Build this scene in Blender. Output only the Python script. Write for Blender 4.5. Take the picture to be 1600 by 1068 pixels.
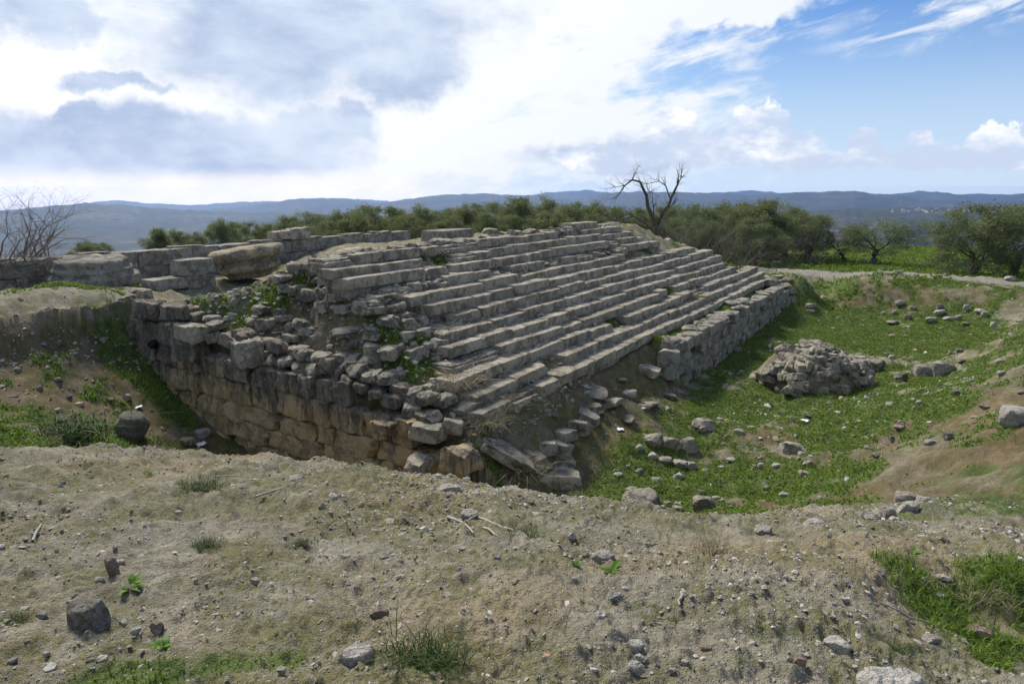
import bpy, bmesh, math, random
import numpy as np
from mathutils import Vector, Matrix, Euler
R = math.radians
for o in list(bpy.data.objects): bpy.data.objects.remove(o)
scene = bpy.context.scene
col = scene.collection
rng = np.random.default_rng(7)
random.seed(11)

# ------------------------------------------------------------------ camera
CAMZ = 6.0
FPX = 1066.7                      # focal length in photo pixels (24 mm on 36 mm, 1600 px)
HOR = 295.0                       # photo row of the true horizon
PITCH = math.atan((534 - HOR) / FPX)
cd = bpy.data.cameras.new('camera'); cam = bpy.data.objects.new('camera', cd); col.objects.link(cam)
cam.location = (0, 0, CAMZ); cam.rotation_euler = (math.pi / 2 - PITCH, 0, 0)
cd.lens = 24.0; cd.sensor_width = 36.0; cd.clip_start = 0.1; cd.clip_end = 60000
scene.camera = cam
SUN_AZ, SUN_EL = R(-35), R(46)    # to the front left, behind the clouds
scene.view_settings.view_transform = 'Standard'; scene.view_settings.look = 'None'
scene.view_settings.exposure = 0.50; scene.view_settings.gamma = 1.0
scene.view_settings.use_curve_mapping = False
scene.render.engine = 'CYCLES'
scene.cycles.use_denoising = True
scene.cycles.use_adaptive_sampling = True; scene.cycles.adaptive_threshold = .025
scene.cycles.volume_bounces = 1
scene.cycles.max_bounces = 6; scene.cycles.diffuse_bounces = 3; scene.cycles.transparent_max_bounces = 6

# ------------------------------------------------------------------ node helper
class NT:
    def __init__(s, tree): s.t = tree; s.n = tree.nodes; s.l = tree.links
    def new(s, typ, **kw):
        n = s.n.new(typ)
        for k, v in kw.items(): setattr(n, k, v)
        return n
    def put(s, sock, v):
        if v is None: return
        if isinstance(v, bpy.types.NodeSocket): s.l.new(v, sock)
        else:
            if hasattr(sock, 'default_value'):
                if sock.type == 'RGBA' and len(v) == 3: v = (*v, 1)
                sock.default_value = v
    def m(s, op, a, b=None, c=None, clamp=False):
        n = s.new('ShaderNodeMath', operation=op, use_clamp=clamp)
        for i, v in enumerate((a, b, c)): s.put(n.inputs[i], v)
        return n.outputs[0]
    def vm(s, op, a, b=None, scale=None):
        n = s.new('ShaderNodeVectorMath', operation=op)
        s.put(n.inputs[0], a); s.put(n.inputs[1], b)
        if scale is not None: s.put(n.inputs['Scale'], scale)
        return n.outputs['Value'] if op in ('LENGTH', 'DOT_PRODUCT') else n.outputs[0]
    def mix(s, f, a, b, blend='MIX'):
        n = s.new('ShaderNodeMix', data_type='RGBA', blend_type=blend)
        s.put(n.inputs[0], f); s.put(n.inputs[6], a); s.put(n.inputs[7], b)
        return n.outputs[2]
    def noise(s, vec, scale, detail=4, rough=.55, dist=0, out=0):
        n = s.new('ShaderNodeTexNoise'); n.noise_dimensions = '3D'
        s.put(n.inputs['Vector'], vec); n.inputs['Scale'].default_value = scale
        n.inputs['Detail'].default_value = detail; n.inputs['Roughness'].default_value = rough
        n.inputs['Distortion'].default_value = dist
        return n.outputs[out]
    def voro(s, vec, scale, feat='F1', out=0, rnd=1.0):
        n = s.new('ShaderNodeTexVoronoi', feature=feat)
        s.put(n.inputs['Vector'], vec); n.inputs['Scale'].default_value = scale
        n.inputs['Randomness'].default_value = rnd
        return n.outputs[out]
    def ss(s, x, a, b):              # smoothstep a..b
        n = s.new('ShaderNodeMapRange', interpolation_type='SMOOTHSTEP')
        s.put(n.inputs[0], x); s.put(n.inputs[1], a); s.put(n.inputs[2], b)
        n.inputs[3].default_value = 0; n.inputs[4].default_value = 1
        return n.outputs[0]
    def ramp(s, f, stops, interp='LINEAR'):
        n = s.new('ShaderNodeValToRGB'); e = n.color_ramp.elements; n.color_ramp.interpolation = interp
        while len(e) < len(stops): e.new(0.5)
        for k, (p, c) in enumerate(stops):
            e[k].position = p; e[k].color = (*c, 1) if len(c) == 3 else c
        s.put(n.inputs[0], f)
        return n.outputs[0]
    def comb(s, x, y, z):
        n = s.new('ShaderNodeCombineXYZ')
        for i, v in enumerate((x, y, z)): s.put(n.inputs[i], v)
        return n.outputs[0]

# ------------------------------------------------------------------ photo pixel -> place
CP, SP = math.cos(PITCH), math.sin(PITCH)
def ray(px, py):
    dx = (px - 800) / FPX; dy = (py - 534) / FPX
    return dx, CP - dy * SP, -(SP + dy * CP)
def azel(px, py):
    x, y, z = ray(px, py); return math.atan2(x, y), math.atan2(z, math.hypot(x, y))
def at_z(px, py, z):
    x, y, d = ray(px, py); s = (z - CAMZ) / d
    return np.array((x * s, y * s, z))
def at_y(px, py, Y):
    x, y, d = ray(px, py); s = Y / y
    return np.array((x * s, Y, CAMZ + d * s))
TH = R(32.6); ST, CT = math.sin(TH), math.cos(TH)
def uv(x, y): return x * ST + y * CT, -x * CT + y * ST
def xy(u, v): return u * ST - v * CT, u * CT + v * ST
def at_v(px, py, V):                # on the vertical plane v = V
    x, y, d = ray(px, py); s = V / (-x * CT + y * ST)
    return np.array((x * s, y * s, CAMZ + d * s))
def at_u(px, py, U):
    x, y, d = ray(px, py); s = U / (x * ST + y * CT)
    return np.array((x * s, y * s, CAMZ + d * s))

# ------------------------------------------------------------------ world: Nishita sky with broken cloud
def make_world():
    w = bpy.data.worlds.new('World'); scene.world = w; w.use_nodes = True
    T = NT(w.node_tree); T.n.clear()
    out = T.new('ShaderNodeOutputWorld'); bg = T.new('ShaderNodeBackground')
    sky = T.new('ShaderNodeTexSky', sky_type='NISHITA'); sky.sun_disc = False
    sky.sun_elevation = SUN_EL; sky.sun_rotation = SUN_AZ
    sky.air_density = 1.0; sky.dust_density = 0.6; sky.ozone_density = 1.5
    tc = T.new('ShaderNodeTexCoord'); d = T.vm('NORMALIZE', tc.outputs['Generated'])
    sx = T.new('ShaderNodeSeparateXYZ'); T.put(sx.inputs[0], d)
    X, Y, Z = sx.outputs
    AZ = T.m('ARCTAN2', X, Y); EL = T.m('ARCSINE', Z)
    # ragged cloud edges: shift the coordinates by noise at two sizes
    n1 = T.noise(d, 7, 5, .6, out=1); n2 = T.noise(d, 22, 5, .62, out=1)
    sh = T.vm('ADD', T.vm('SCALE', T.vm('SUBTRACT', n1, (.5, .5, .5)), scale=.20), T.vm('SCALE', T.vm('SUBTRACT', n2, (.5, .5, .5)), scale=.07))
    ss_ = T.new('ShaderNodeSeparateXYZ'); T.put(ss_.inputs[0], sh)
    A2 = T.m('ADD', AZ, ss_.outputs[0]); E2 = T.m('ADD', EL, T.m('MULTIPLY', ss_.outputs[1], .55))
    s3 = T.new('ShaderNodeSeparateXYZ'); T.put(s3.inputs[0], T.vm('SCALE', T.vm('SUBTRACT', T.noise(d, 34, 5, .65, out=1), (.5, .5, .5)), scale=.055))
    A3 = T.m('ADD', AZ, s3.outputs[0]); E3 = T.m('ADD', EL, T.m('MULTIPLY', s3.outputs[1], .8))
    def blob(px, py, rx, ry, soft=.5, ang=0, A=A2, E=E2):
        a0, e0 = azel(px, py); ra = rx / 1093; re = ry / 1093
        a = T.m('SUBTRACT', A, a0); e = T.m('SUBTRACT', E, e0)
        if ang:
            c, s_ = math.cos(R(ang)), math.sin(R(ang))
            a, e = T.m('ADD', T.m('MULTIPLY', a, c), T.m('MULTIPLY', e, s_)), T.m('SUBTRACT', T.m('MULTIPLY', e, c), T.m('MULTIPLY', a, s_))
        q = T.m('ADD', T.m('POWER', T.m('ABSOLUTE', T.m('MULTIPLY', a, 1 / ra)), 2), T.m('POWER', T.m('ABSOLUTE', T.m('MULTIPLY', e, 1 / re)), 2))
        return T.ss(T.m('SQRT', q), 1 + soft, 1 - soft)
    def mx(l):
        r = l[0]
        for k in l[1:]: r = T.m('MAXIMUM', r, k)
        return r
    # fine cloud texture
    dv = T.vm('MULTIPLY', d, (1, 1, 2.2))
    fb = T.noise(dv, 5.5, 8, .58); fb2 = T.noise(T.vm('ADD', dv, (3.1, 1.7, .4)), 11, 7, .6)
    streak = T.noise(T.comb(T.m('MULTIPLY', T.m('SUBTRACT', AZ, T.m('MULTIPLY', EL, -.4)), 6), T.m('MULTIPLY', T.m('ADD', EL, T.m('MULTIPLY', AZ, -.25)), 26), 0), 1.6, 7, .6, .4)
    # white cloud cover: the whole left half of the sky and its ragged end, the bank along the horizon
    Wh = mx([blob(*b) for b in SKY_WHITE])
    cov = T.m('ADD', Wh, T.m('MULTIPLY', T.m('SUBTRACT', T.m('ADD', T.m('MULTIPLY', streak, .5), T.m('MULTIPLY', fb2, .5)), .5), 2.2))
    cov = T.ss(cov, .25, .85)
    wisp = T.m('MULTIPLY', mx([blob(*b) for b in SKY_WISP]), T.ss(streak, .42, .66))
    far_side = T.m('MULTIPLY', T.ss(T.m('ABSOLUTE', AZ), .8, 1.3), T.ss(fb, .42, .62))   # broken cloud all round
    cov = mx([cov, wisp, far_side])
    Cu = mx([blob(*b, A=A3, E=E3) for b in SKY_CUMULUS])
    cu = T.ss(T.m('ADD', Cu, T.m('MULTIPLY', T.m('SUBTRACT', fb2, .5), 1.0)), .3, .6)
    # grey bellies
    Gr = mx([blob(*b) for b in SKY_GREY])
    gr = T.ss(T.m('ADD', Gr, T.m('MULTIPLY', T.m('SUBTRACT', T.m('ADD', T.m('MULTIPLY', fb, .6), T.m('MULTIPLY', fb2, .4)), .5), 1.4)), .22, .92)
    gr = T.m('MAXIMUM', gr, T.m('MULTIPLY', T.m('MULTIPLY', T.ss(fb2, .4, .6), T.ss(T.m('ABSOLUTE', AZ), .8, 1.3)), .7))
    a0, e0 = azel(150, 40)
    sd = (math.sin(SUN_AZ) * math.cos(SUN_EL), math.cos(SUN_AZ) * math.cos(SUN_EL), math.sin(SUN_EL))
    toward = T.vm('DOT_PRODUCT', d, sd)
    glow = T.ss(toward, .55, 1.0)
    white = T.mix(glow, (6.5, 6.8, 7.2), (9.0, 8.9, 8.7))
    grey = T.mix(T.ss(T.noise(dv, 6, 7, .6, .2), .3, .7), (3.1, 3.85, 5.4), (5.2, 5.9, 7.0))
    cloud = T.mix(gr, white, grey)
    blue = T.mix(T.ss(EL, .26, .0), T.mix(1.0, sky.outputs[0], SKY_TINT, 'MULTIPLY'), (4.3, 5.4, 6.9))
    c = T.mix(cov, blue, cloud)
    cu_col = T.mix(T.ss(T.m('ADD', fb2, T.m('MULTIPLY', T.m('SUBTRACT', EL, .08), 2.2)), .38, .62), (4.3, 5.0, 6.4), (7.6, 7.7, 7.9))
    c = T.mix(T.m('MULTIPLY', cu, .9), c, cu_col)
    band = T.m('MULTIPLY', T.ss(EL, .030, .006), T.ss(AZ, .1, -.25))      # bright gap under the cloud base
    c = T.mix(T.m('MULTIPLY', band, .75), c, (7.2, 7.1, 7.0))
    # the band of sky seen through the haze over the hills is as bright, beyond it, as the sky above
    e_ = T.m('MAXIMUM', EL, .0005); path = T.m('MINIMUM', T.m('DIVIDE', 20.0, e_), 6400.0)
    tr = T.m('POWER', 2.71828, T.m('MULTIPLY', path, -HAZE_DENSITY))
    hz_ = T.mix(T.ss(AZ, .6, -.6), (1.36, 2.45, 4.9), (3.0, 4.5, 5.9))
    it = T.m('SUBTRACT', 1.0, tr)
    c = T.vm('SCALE', T.vm('SUBTRACT', c, T.vm('SCALE', hz_, scale=it)), scale=T.m('DIVIDE', 1.0, tr))
    T.put(bg.inputs[0], c); bg.inputs[1].default_value = 0.10
    T.l.new(bg.outputs[0], out.inputs[0])
    w.cycles.sampling_method = 'MANUAL'; w.cycles.sample_map_resolution = 256
HAZE_DENSITY = 1.7e-4
SKY_TINT = (.36, .58, .88)
# photo px: centre x, y, radius x, y, softness, tilt
SKY_WHITE = [(100, -60, 900, 330, .35), (150, 200, 560, 110, .5), (760, 60, 330, 110, .5), (980, 40, 230, 50, .7, 12), (1150, 20, 110, 22, .8, 10), (620, 210, 320, 80, .7), (900, 215, 260, 70, .8)]
SKY_WISP = [(1060, 90, 160, 40, .8, 12), (1500, 30, 120, 22, .8, 10), (1120, 45, 150, 50, .8, 12), (1470, 2, 70, 12, .8), (1130, 150, 60, 14, .9)]
SKY_CUMULUS = [(1192, 195, 42, 30, .5), (1175, 228, 85, 26, .6), (1045, 205, 40, 26, .6), (1080, 232, 70, 24, .7), (1352, 228, 24, 22, .5), (1352, 250, 40, 14, .7), (1440, 222, 20, 22, .5), (1450, 246, 44, 16, .7), (1556, 222, 28, 20, .5), (1562, 246, 48, 16, .7), (960, 245, 90, 22, .8), (1262, 250, 60, 14, .8)]
SKY_GREY = [(480, 35, 300, 100, .75, 5), (640, 110, 80, 50, .8), (180, 130, 70, 16, .8), (300, 235, 260, 62, .6), (90, 235, 130, 50, .7), (60, 20, 100, 40, .7), (490, 210, 80, 55, .8), (130, 180, 50, 16, .9), (960, 245, 180, 30, .95), (560, 190, 60, 30, .9)]
make_world()

# ------------------------------------------------------------------ sun behind thin cloud
sl = bpy.data.lights.new('sun', 'SUN'); sl.energy = 3.9; sl.angle = R(16); sl.color = (1.0, .93, .82)
so = bpy.data.objects.new('sun', sl); col.objects.link(so)
so.rotation_euler = Euler((math.pi / 2 - SUN_EL, 0, math.pi - SUN_AZ), 'XYZ')
so.location = (-30, 40, 60)
# ------------------------------------------------------------------ numpy noise
_perm = np.random.default_rng(3).random(65536)
def vnoise(x, y, seed=0):
    xi = np.floor(x).astype(np.int64); yi = np.floor(y).astype(np.int64)
    fx = x - xi; fy = y - yi
    fx = fx * fx * (3 - 2 * fx); fy = fy * fy * (3 - 2 * fy)
    def h(a, b): return _perm[((a * 7919 + b * 104729 + seed * 1299709) ^ (a * 31 + b * 17)) & 65535]
    return (h(xi, yi) * (1 - fx) + h(xi + 1, yi) * fx) * (1 - fy) + (h(xi, yi + 1) * (1 - fx) + h(xi + 1, yi + 1) * fx) * fy - .5
def fbm(x, y, f, oct=4, rough=.5, seed=0):
    r = 0; a = 1; 
    for k in range(oct):
        c, s = math.cos(k * 1.3 + .4), math.sin(k * 1.3 + .4)
        r = r + a * vnoise((x * c - y * s) * f, (x * s + y * c) * f, seed + k); f *= 2.03; a *= rough
    return r
def sstep(a, b, x):
    t = np.clip((x - a) / (b - a), 0, 1); return t * t * (3 - 2 * t)

# ------------------------------------------------------------------ lie of the land
STEP_V, STEP_Z, TREAD, RISE = 6.16, 2.4, .325, .193
V_WALL, U_WALL = 5.43, 8.0
CTRL = []
def C_px(l):
    for px, py, z in l: CTRL.append(tuple(at_z(px, py, z)))
def C_uv(l):
    for u, v, z in l: x, y = xy(u, v); CTRL.append((x, y, z))
def C_xy(l): CTRL.extend(l)
C_xy([(0, 0, 4.42), (-3, 0, 4.35), (3, 0, 4.3), (0, -5, 4.5), (-6, -3, 4.25), (6, -3, 4.15), (0, -18, 4.4), (-18, -12, 4.0), (18, -12, 3.8)])
C_px([(0, 1068, 4.33), (400, 1068, 4.4), (800, 1068, 4.42), (1200, 1068, 4.36), (1380, 1068, 4.25), (1600, 1068, 4.12),
      (1520, 1000, 4.0), (1600, 960, 3.98), (1450, 950, 4.02), (1330, 950, 4.22), (1370, 890, 4.16), (1500, 890, 4.1), (1600, 895, 4.08),
      (0, 900, 4.15), (400, 900, 4.2), (800, 890, 4.24), (1150, 900, 4.22),
      (0, 800, 3.95), (300, 800, 3.97), (600, 800, 4.0), (900, 840, 4.02), (1100, 860, 4.02), (1300, 860, 4.02), (1600, 866, 4.0),
      (0, 702, 3.75), (100, 697, 3.7), (200, 716, 3.68), (300, 730, 3.68), (400, 735, 3.68), (560, 731, 3.72), (690, 743, 3.72),
      (830, 770, 3.7), (1000, 795, 3.68), (1100, 814, 3.68), (1200, 827, 3.7), (1330, 824, 3.74), (1440, 812, 3.74), (1600, 836, 3.82)])
C_uv([(6.9, 6.5, .95), (6.9, 8, .95), (6.8, 10, .97), (7, 12, 1.0), (7.4, 13, 1.3), (7.5, 14, 1.9), (7.6, 15, 2.5), (8.4, 15.2, 2.7), (5.6, 8, 1.5), (5.5, 10, 1.5), (5.2, 12, 1.9),
      (5, 13.5, 2.4), (4.6, 14.8, 2.75), (3.2, 13, 2.75), (2.5, 10.5, 2.95), (2, 14.6, 2.95), (3.6, 8.6, 2.9), (0, 12, 3.1), (-2, 14.6, 3.1),
      (8.0, 15.75, 3.58), (6, 15.7, 3.6), (4, 15.6, 3.6), (2, 15.6, 3.62), (-1, 15.6, 3.65), (-4, 15, 3.7),
      (4.9, 4.6, 2.9), (5.9, 4.4, 1.9), (7.2, 4.8, 1.05), (8.5, 5.2, .95), (5.7, 6.4, 2.0), (4.6, 6.6, 2.9),
      (10.5, 4.9, 1.05), (12.5, 4.9, 1.3), (14.2, 4.9, 1.25), (16, 5.0, 1.0), (11, 5.6, 1.5), (13, 5.7, 1.7), (9.3, 5.7, 1.1)])
C_px([(1100, 690, 1.0), (1200, 650, .95), (1150, 600, .95), (1400, 560, .98), (1300, 520, .98), (1450, 500, 1.1), (1270, 492, 1.0), (1000, 760, .97), (1130, 790, 1.05),
      (1230, 770, 1.1), (900, 750, .97), (1260, 475, 1.0), 
      (1480, 590, 1.2), (1560, 540, 1.7), (1600, 505, 2.5), (1600, 570, 2.8), (1600, 640, 3.1), (1520, 650, 2.2), (1420, 680, 1.5), (1330, 700, 1.3), (1290, 750, 1.5),
      (1380, 760, 2.1), (1480, 740, 2.5), (1600, 740, 2.95), (1560, 790, 3.3), (1430, 790, 3.2), (1310, 800, 2.4), (1200, 805, 1.9)])
C_px([(1258, 440, 2.05), (1330, 441, 2.07), (1400, 446, 2.08), (1500, 455, 2.08), (1600, 464, 2.1), (1215, 424, 2.1), (1300, 430, 2.05), (1600, 440, 2.0),
      (1300, 415, 1.9), (1400, 412, 1.85), (1500, 425, 1.85), (1590, 430, 1.9), (1450, 380, 1.75)])
C_uv([(31.3, 4.2, 1.05), (31.4, 1.8, 1.15), (30.6, -.6, 1.3), (29.3, -2.6, 1.6), (33.5, 5.8, 2.06), (33, 8, 2.1), (32.5, 12, 2.1), (30, 16, 2.2), (27, 20, 2.4)])
C_xy([(12, 8, 2.9), (14, 14, 2.5), (18, 20, 2.15), (10, 3, 3.5), (25, 20, 2.1), (30, 30, 2.0), (-12, 10, 3.3), (-15, 14, 3.6), (-10, 5, 3.5), (-8, 2, 3.9), (-22, 18, 3.5), (-20, 5, 3.6),
      (0, 42, 2.0), (10, 42, 1.85), (-15, 30, 2.5), (-26, 30, 2.2), (-30, 40, 1.2), (0, 60, 1.2), (-20, 50, 1.0), (40, 45, 1.7), (55, 40, 1.5), (40, 20, 2.0), (-45, 20, 2.8), (38, 58, 1.6), (15, 60, 1.3), (30, 0, 2.8), (-30, -5, 3.6)])
C_uv([(8.1, 18.5, 3.5), (12, 18, 3.45), (10, 21, 3.3), (14, 22, 3.2), (8, 24, 2.9), (4, 20, 3.5), (15, 26, 2.6), (22, 26, 2.4), (20, 22, 3.0), (24, 22, 2.7), (1, 18, 3.55), (0, 24, 3.0)])
_ct = np.array(CTRL)
def _kern(d2): return np.sqrt(d2 + .12)
_A = _kern(((_ct[:, None, :2] - _ct[None, :, :2]) ** 2).sum(-1))
_n = len(_ct)
_M = np.zeros((_n + 3, _n + 3)); _M[:_n, :_n] = _A + np.eye(_n) * -.02
_M[:_n, _n:] = np.c_[np.ones(_n), _ct[:, :2]]; _M[_n:, :_n] = _M[:_n, _n:].T
_W = np.linalg.solve(_M, np.r_[_ct[:, 2], 0, 0, 0])
def base_h(x, y):
    out = np.empty(x.shape); xf, yf, of = x.ravel(), y.ravel(), out.ravel()
    for i in range(0, len(xf), 20000):
        xs, ys = xf[i:i + 20000], yf[i:i + 20000]
        d2 = (xs[:, None] - _ct[None, :, 0]) ** 2 + (ys[:, None] - _ct[None, :, 1]) ** 2
        of[i:i + 20000] = _kern(d2) @ _W[:_n] + _W[_n] + _W[_n + 1] * xs + _W[_n + 2] * ys
    return of.reshape(x.shape)
WALLTOP_V = [5.6, 6.6, 7.1, 8.5, 10, 11.2, 12.9, 15.4, 16.2]
WALLTOP_Z = [1.9, 2.15, 2.45, 2.8, 2.84, 2.95, 3.2, 3.55, 3.58]
def podium_h(u, v):
    st = np.where(v < STEP_V, 2.2 - (u - 16) * .014 + (v - 5.65) * .12 + .1 * vnoise(u * .9, v * 1.5, 44), 2.1 + (v - STEP_V) * RISE / TREAD)
    k = .26 + (.09 - .26) * sstep(11, 18, u)
    st = np.where(v > 10.4, 4.66 - (v - 10.4) * k, np.minimum(st, 4.66))
    left = np.interp(v, WALLTOP_V, WALLTOP_Z) - .06 + np.maximum(u - 8.45, 0) * (1.5 + .6 * vnoise(v * 1.3, v * 0 + 2.2, 4))
    right = 2.0 + (30.6 - u) * .5
    h = np.minimum(np.minimum(st, left), np.maximum(right, 1.95))
    ruin = sstep(13.5, 9.5, u) * sstep(6.6, 7.2, v)
    h = h - .10 * ruin + ruin * .16 * fbm(u, v, 1.6, 3, .6, 21)
    near = u < 16.2                                          # the broken, earth-covered stretch of the front
    front = 2.12 - np.maximum(STEP_V - v, 0) * (1.05 + .5 * vnoise(u * .9, u * 0, 9))
    h = np.where(near & (v < STEP_V + .3), np.minimum(h, front), h)
    return h
def footprint(u, v):
    wob = .1 * vnoise(u * 1.2, u * 0, 5)
    lo = np.where(u < 16.2, 4.7, V_WALL + .22)
    return (u > U_WALL + .28) & (u < 32.2) & (v > lo) & (v < 19.8)
# ridges of the far hills: photo skyline (x, y) and distance
RIDGES = [
    (2600, 900, [(-900, 345), (-300, 335), (0, 333), (60, 327), (130, 320), (180, 322), (240, 328), (320, 333), (420, 335), (600, 345), (1000, 350), (2500, 345)]),
    (5400, 900, [(-900, 330), (0, 330), (110, 322), (180, 315), (225, 320), (300, 323), (400, 317), (480, 319), (560, 314), (640, 320), (760, 316), (860, 303), (920, 300), (980, 306), (1100, 304), (1180, 300), (1240, 306), (1400, 306), (1440, 301), (1500, 306), (1700, 306), (2500, 312)]),
    (3900, 1300, [(-900, 350), (200, 345), (330, 330), (400, 324), (450, 315), (500, 312), (545, 314), (590, 321), (650, 312), (700, 307), (760, 305), (820, 309), (900, 314), (950, 305), (1000, 302), (1060, 304), (1130, 305), (1170, 308), (1230, 304), (1310, 301), (1350, 303), (1390, 308), (1450, 314), (1550, 318), (1700, 316), (2500, 312)]),
    (4900, 700, [(-900, 345), (1300, 330), (1420, 312), (1500, 309), (1560, 312), (1600, 308), (1700, 304), (1900, 308), (2500, 310)]),
    (1900, 700, [(-900, 400), (900, 360), (1150, 340), (1300, 331), (1450, 327), (1600, 326), (1800, 322), (2500, 330)]),
]
def far_h(x, y, r):
    az = np.arctan2(x, y)
    z = np.interp(r, [0, 60, 140, 400, 1000, 3000, 4500, 6400], [1.5, 1.2, -8, -48, -95, -120, -170, -340])
    z = z + fbm(x, y, 1 / 500, 5, .5, 31) * np.clip((r - 120) / 800, 0, 1) * 46
    for rk, wk, prof in RIDGES:
        a = np.array([azel(px, HOR)[0] for px, _ in prof])
        sl = np.array([math.tan(azel(px, py - 3)[1]) for px, py in prof])
        top = CAMZ + np.interp(az, a, sl) * rk
        top = top + fbm(az * 100, az * 0 + rk, 1.2, 4, .55, 8) * rk * .0016
        rr = rk * (1 + .06 * vnoise(az * 5, az * 0 + rk, 12))
        t = np.exp(-((r - rr) / (wk * np.where(r < rr, .75, .6))) ** 2)
        zv = np.interp(r, [0, 3000, 4500, 6400], [-118, -122, -170, -340])
        cand = zv + (top - zv) * t + fbm(x, y, 1 / 420, 4, .5, 40) * 60 * t * (1 - t)
        z = np.maximum(z, np.where(r > 500, cand, -999))
    return z
def H(x, y, detail=False):
    x = np.asarray(x, float); y = np.asarray(y, float)
    u, v = uv(x, y); r = np.hypot(x, y)
    z = base_h(x, y)
    # crisp upper edge of the trench end: a cut earth face under the terrace
    e = v - 15.45 - .12 * vnoise(u * 1.1, u * 0 + 4.4, 17); cut = (u < U_WALL + .35) & (u > -7)
    e = e + .16 * fbm(u, v, 1.8, 3, .6, 19)
    face = 2.8 + np.minimum(e + .4, 0) * .30 + .15 * vnoise(u * 2, v * 2, 18) + .76 * sstep(-.4, .02, e)
    z = np.where(cut & (e < 0) & (e > -1.5), np.minimum(z, face), z)
    z = np.where(cut & (e >= 0) & (e < 1.2), np.maximum(z, 3.56), z)
    z = np.where(footprint(u, v), np.maximum(z, podium_h(u, v)), z)
    w = sstep(52, 85, r)
    z = z * (1 - w) + far_h(x, y, r) * w
    n = fbm(x, y, .55, 3, .5, 50) * .16 * sstep(3, 8, r) * (1 - w) + fbm(x, y, .9, 2, .5, 52) * .05 * (1 - sstep(3, 8, r))
    if detail:
        slope = sstep(2, 7, r)
        n = n + fbm(x, y, 3.2, 4, .55, 60) * (.05 + .06 * slope) * (1 - w)
        n = n + (np.abs(fbm(x, y, 11, 3, .6, 66)) * .045 + fbm(x, y, 38, 2, .6, 71) * .016) * (1 - sstep(6, 12, r))
    return z + n
def ground(px, py, tmax=9000):
    """first point of the ground seen through a photo pixel"""
    d = np.array(ray(px, py)); t = np.concatenate([np.arange(1.2, 60, .06), np.geomspace(60, tmax, 900)])
    P = d[None] * t[:, None]; P[:, 2] += CAMZ
    below = P[:, 2] < H(P[:, 0], P[:, 1])
    if not below.any(): return None
    k = int(np.argmax(below)); a, b = t[max(k - 1, 0)], t[k]
    tt = np.linspace(a, b, 12); P = d[None] * tt[:, None]; P[:, 2] += CAMZ
    bl = P[:, 2] < H(P[:, 0], P[:, 1]); k = int(np.argmax(bl)) if bl.any() else 11
    p = P[k]; return np.array((p[0], p[1], float(H(p[0:1], p[1:2])[0])))
def hz(x, y): return float(H(np.array([x]), np.array([y]))[0])

# ------------------------------------------------------------------ grass cover (photo px, z, half-width across, half-depth, strength)
GRASS = [(1370, 525, .98, 5.0, 3.2, 1.1), (1300, 505, .98, 4.0, 3.0, 1.1), (1480, 500, 1.2, 2.5, 2.0, .6), (1200, 570, .95, 2.8, 4.0, 1.0), (1150, 640, .95, 3.0, 3.0, .78), (1090, 740, 1.0, 2.6, 2.2, .78), (1230, 770, 1.1, 1.5, 1.5, .9), (1330, 590, 1.0, 3.2, 2.6, .75),
         (960, 760, .97, 1.8, 1.5, .7), (1420, 610, 1.1, 2.6, 2.4, .72), (1350, 660, 1.2, 2.2, 2.2, .75), (1480, 480, 1.3, 3.0, .8, .3), (1300, 478, 1.0, 3, .6, .25),
         (1330, 415, 1.9, 9, 4.5, .95), (1550, 440, 2.0, 9, 3.5, .9), (1450, 395, 1.8, 9, 12, 1.0), (1200, 415, 2.1, 4, 3, .6),
         (285, 640, 1.3, 1.4, 1.4, .62), (245, 605, 1.6, 1.0, 1.0, .55), (300, 700, 1.0, 1.0, 1.2, .6), (60, 640, 2.9, 2.3, 1.2, .85), (80, 600, 2.8, 2.0, 1.0, .55), (140, 580, 2.5, 1.4, .7, .4),
         (1530, 980, 4.0, .42, .55, 1.0), (1600, 960, 4.0, .5, .5, 1.0), (1460, 950, 4.05, .18, .2, .5), (230, 1040, 4.38, .3, .2, .95), (330, 1040, 4.38, .24, .16, .8), (430, 1030, 4.36, .15, .12, .7), (590, 960, 4.3, .1, .1, .35), (470, 1055, 4.4, .2, .1, .5),
         (1570, 800, 3.2, 1.0, 1.0, .85), (1560, 700, 2.6, 1.0, 1.0, .6), (1500, 815, 3.5, .5, .35, .5), (1560, 730, 2.8, .8, .8, .55), (1230, 810, 1.6, .8, .6, .7), (90, 459, 3.6, 2.2, .35, .5), (20, 452, 3.6, 1.6, .6, .5),
         (640, 560, 3.0, .8, .55, 1.2), (590, 440, 4.0, 1.0, .4, 1.1), (700, 540, 3.1, .6, .4, 1.1), (520, 510, 3.2, .9, .4, 1.0), (450, 500, 3.3, .8, .4, .8), (1030, 382, 4.1, .8, .5, .8), (670, 430, 4.0, .9, .35, .7), (560, 470, 3.6, .6, .3, .6), (690, 645, 2.3, .4, .3, .5)]
_gr = [(at_z(a, b, z), rx, ry, s) for a, b, z, rx, ry, s in GRASS]
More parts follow.
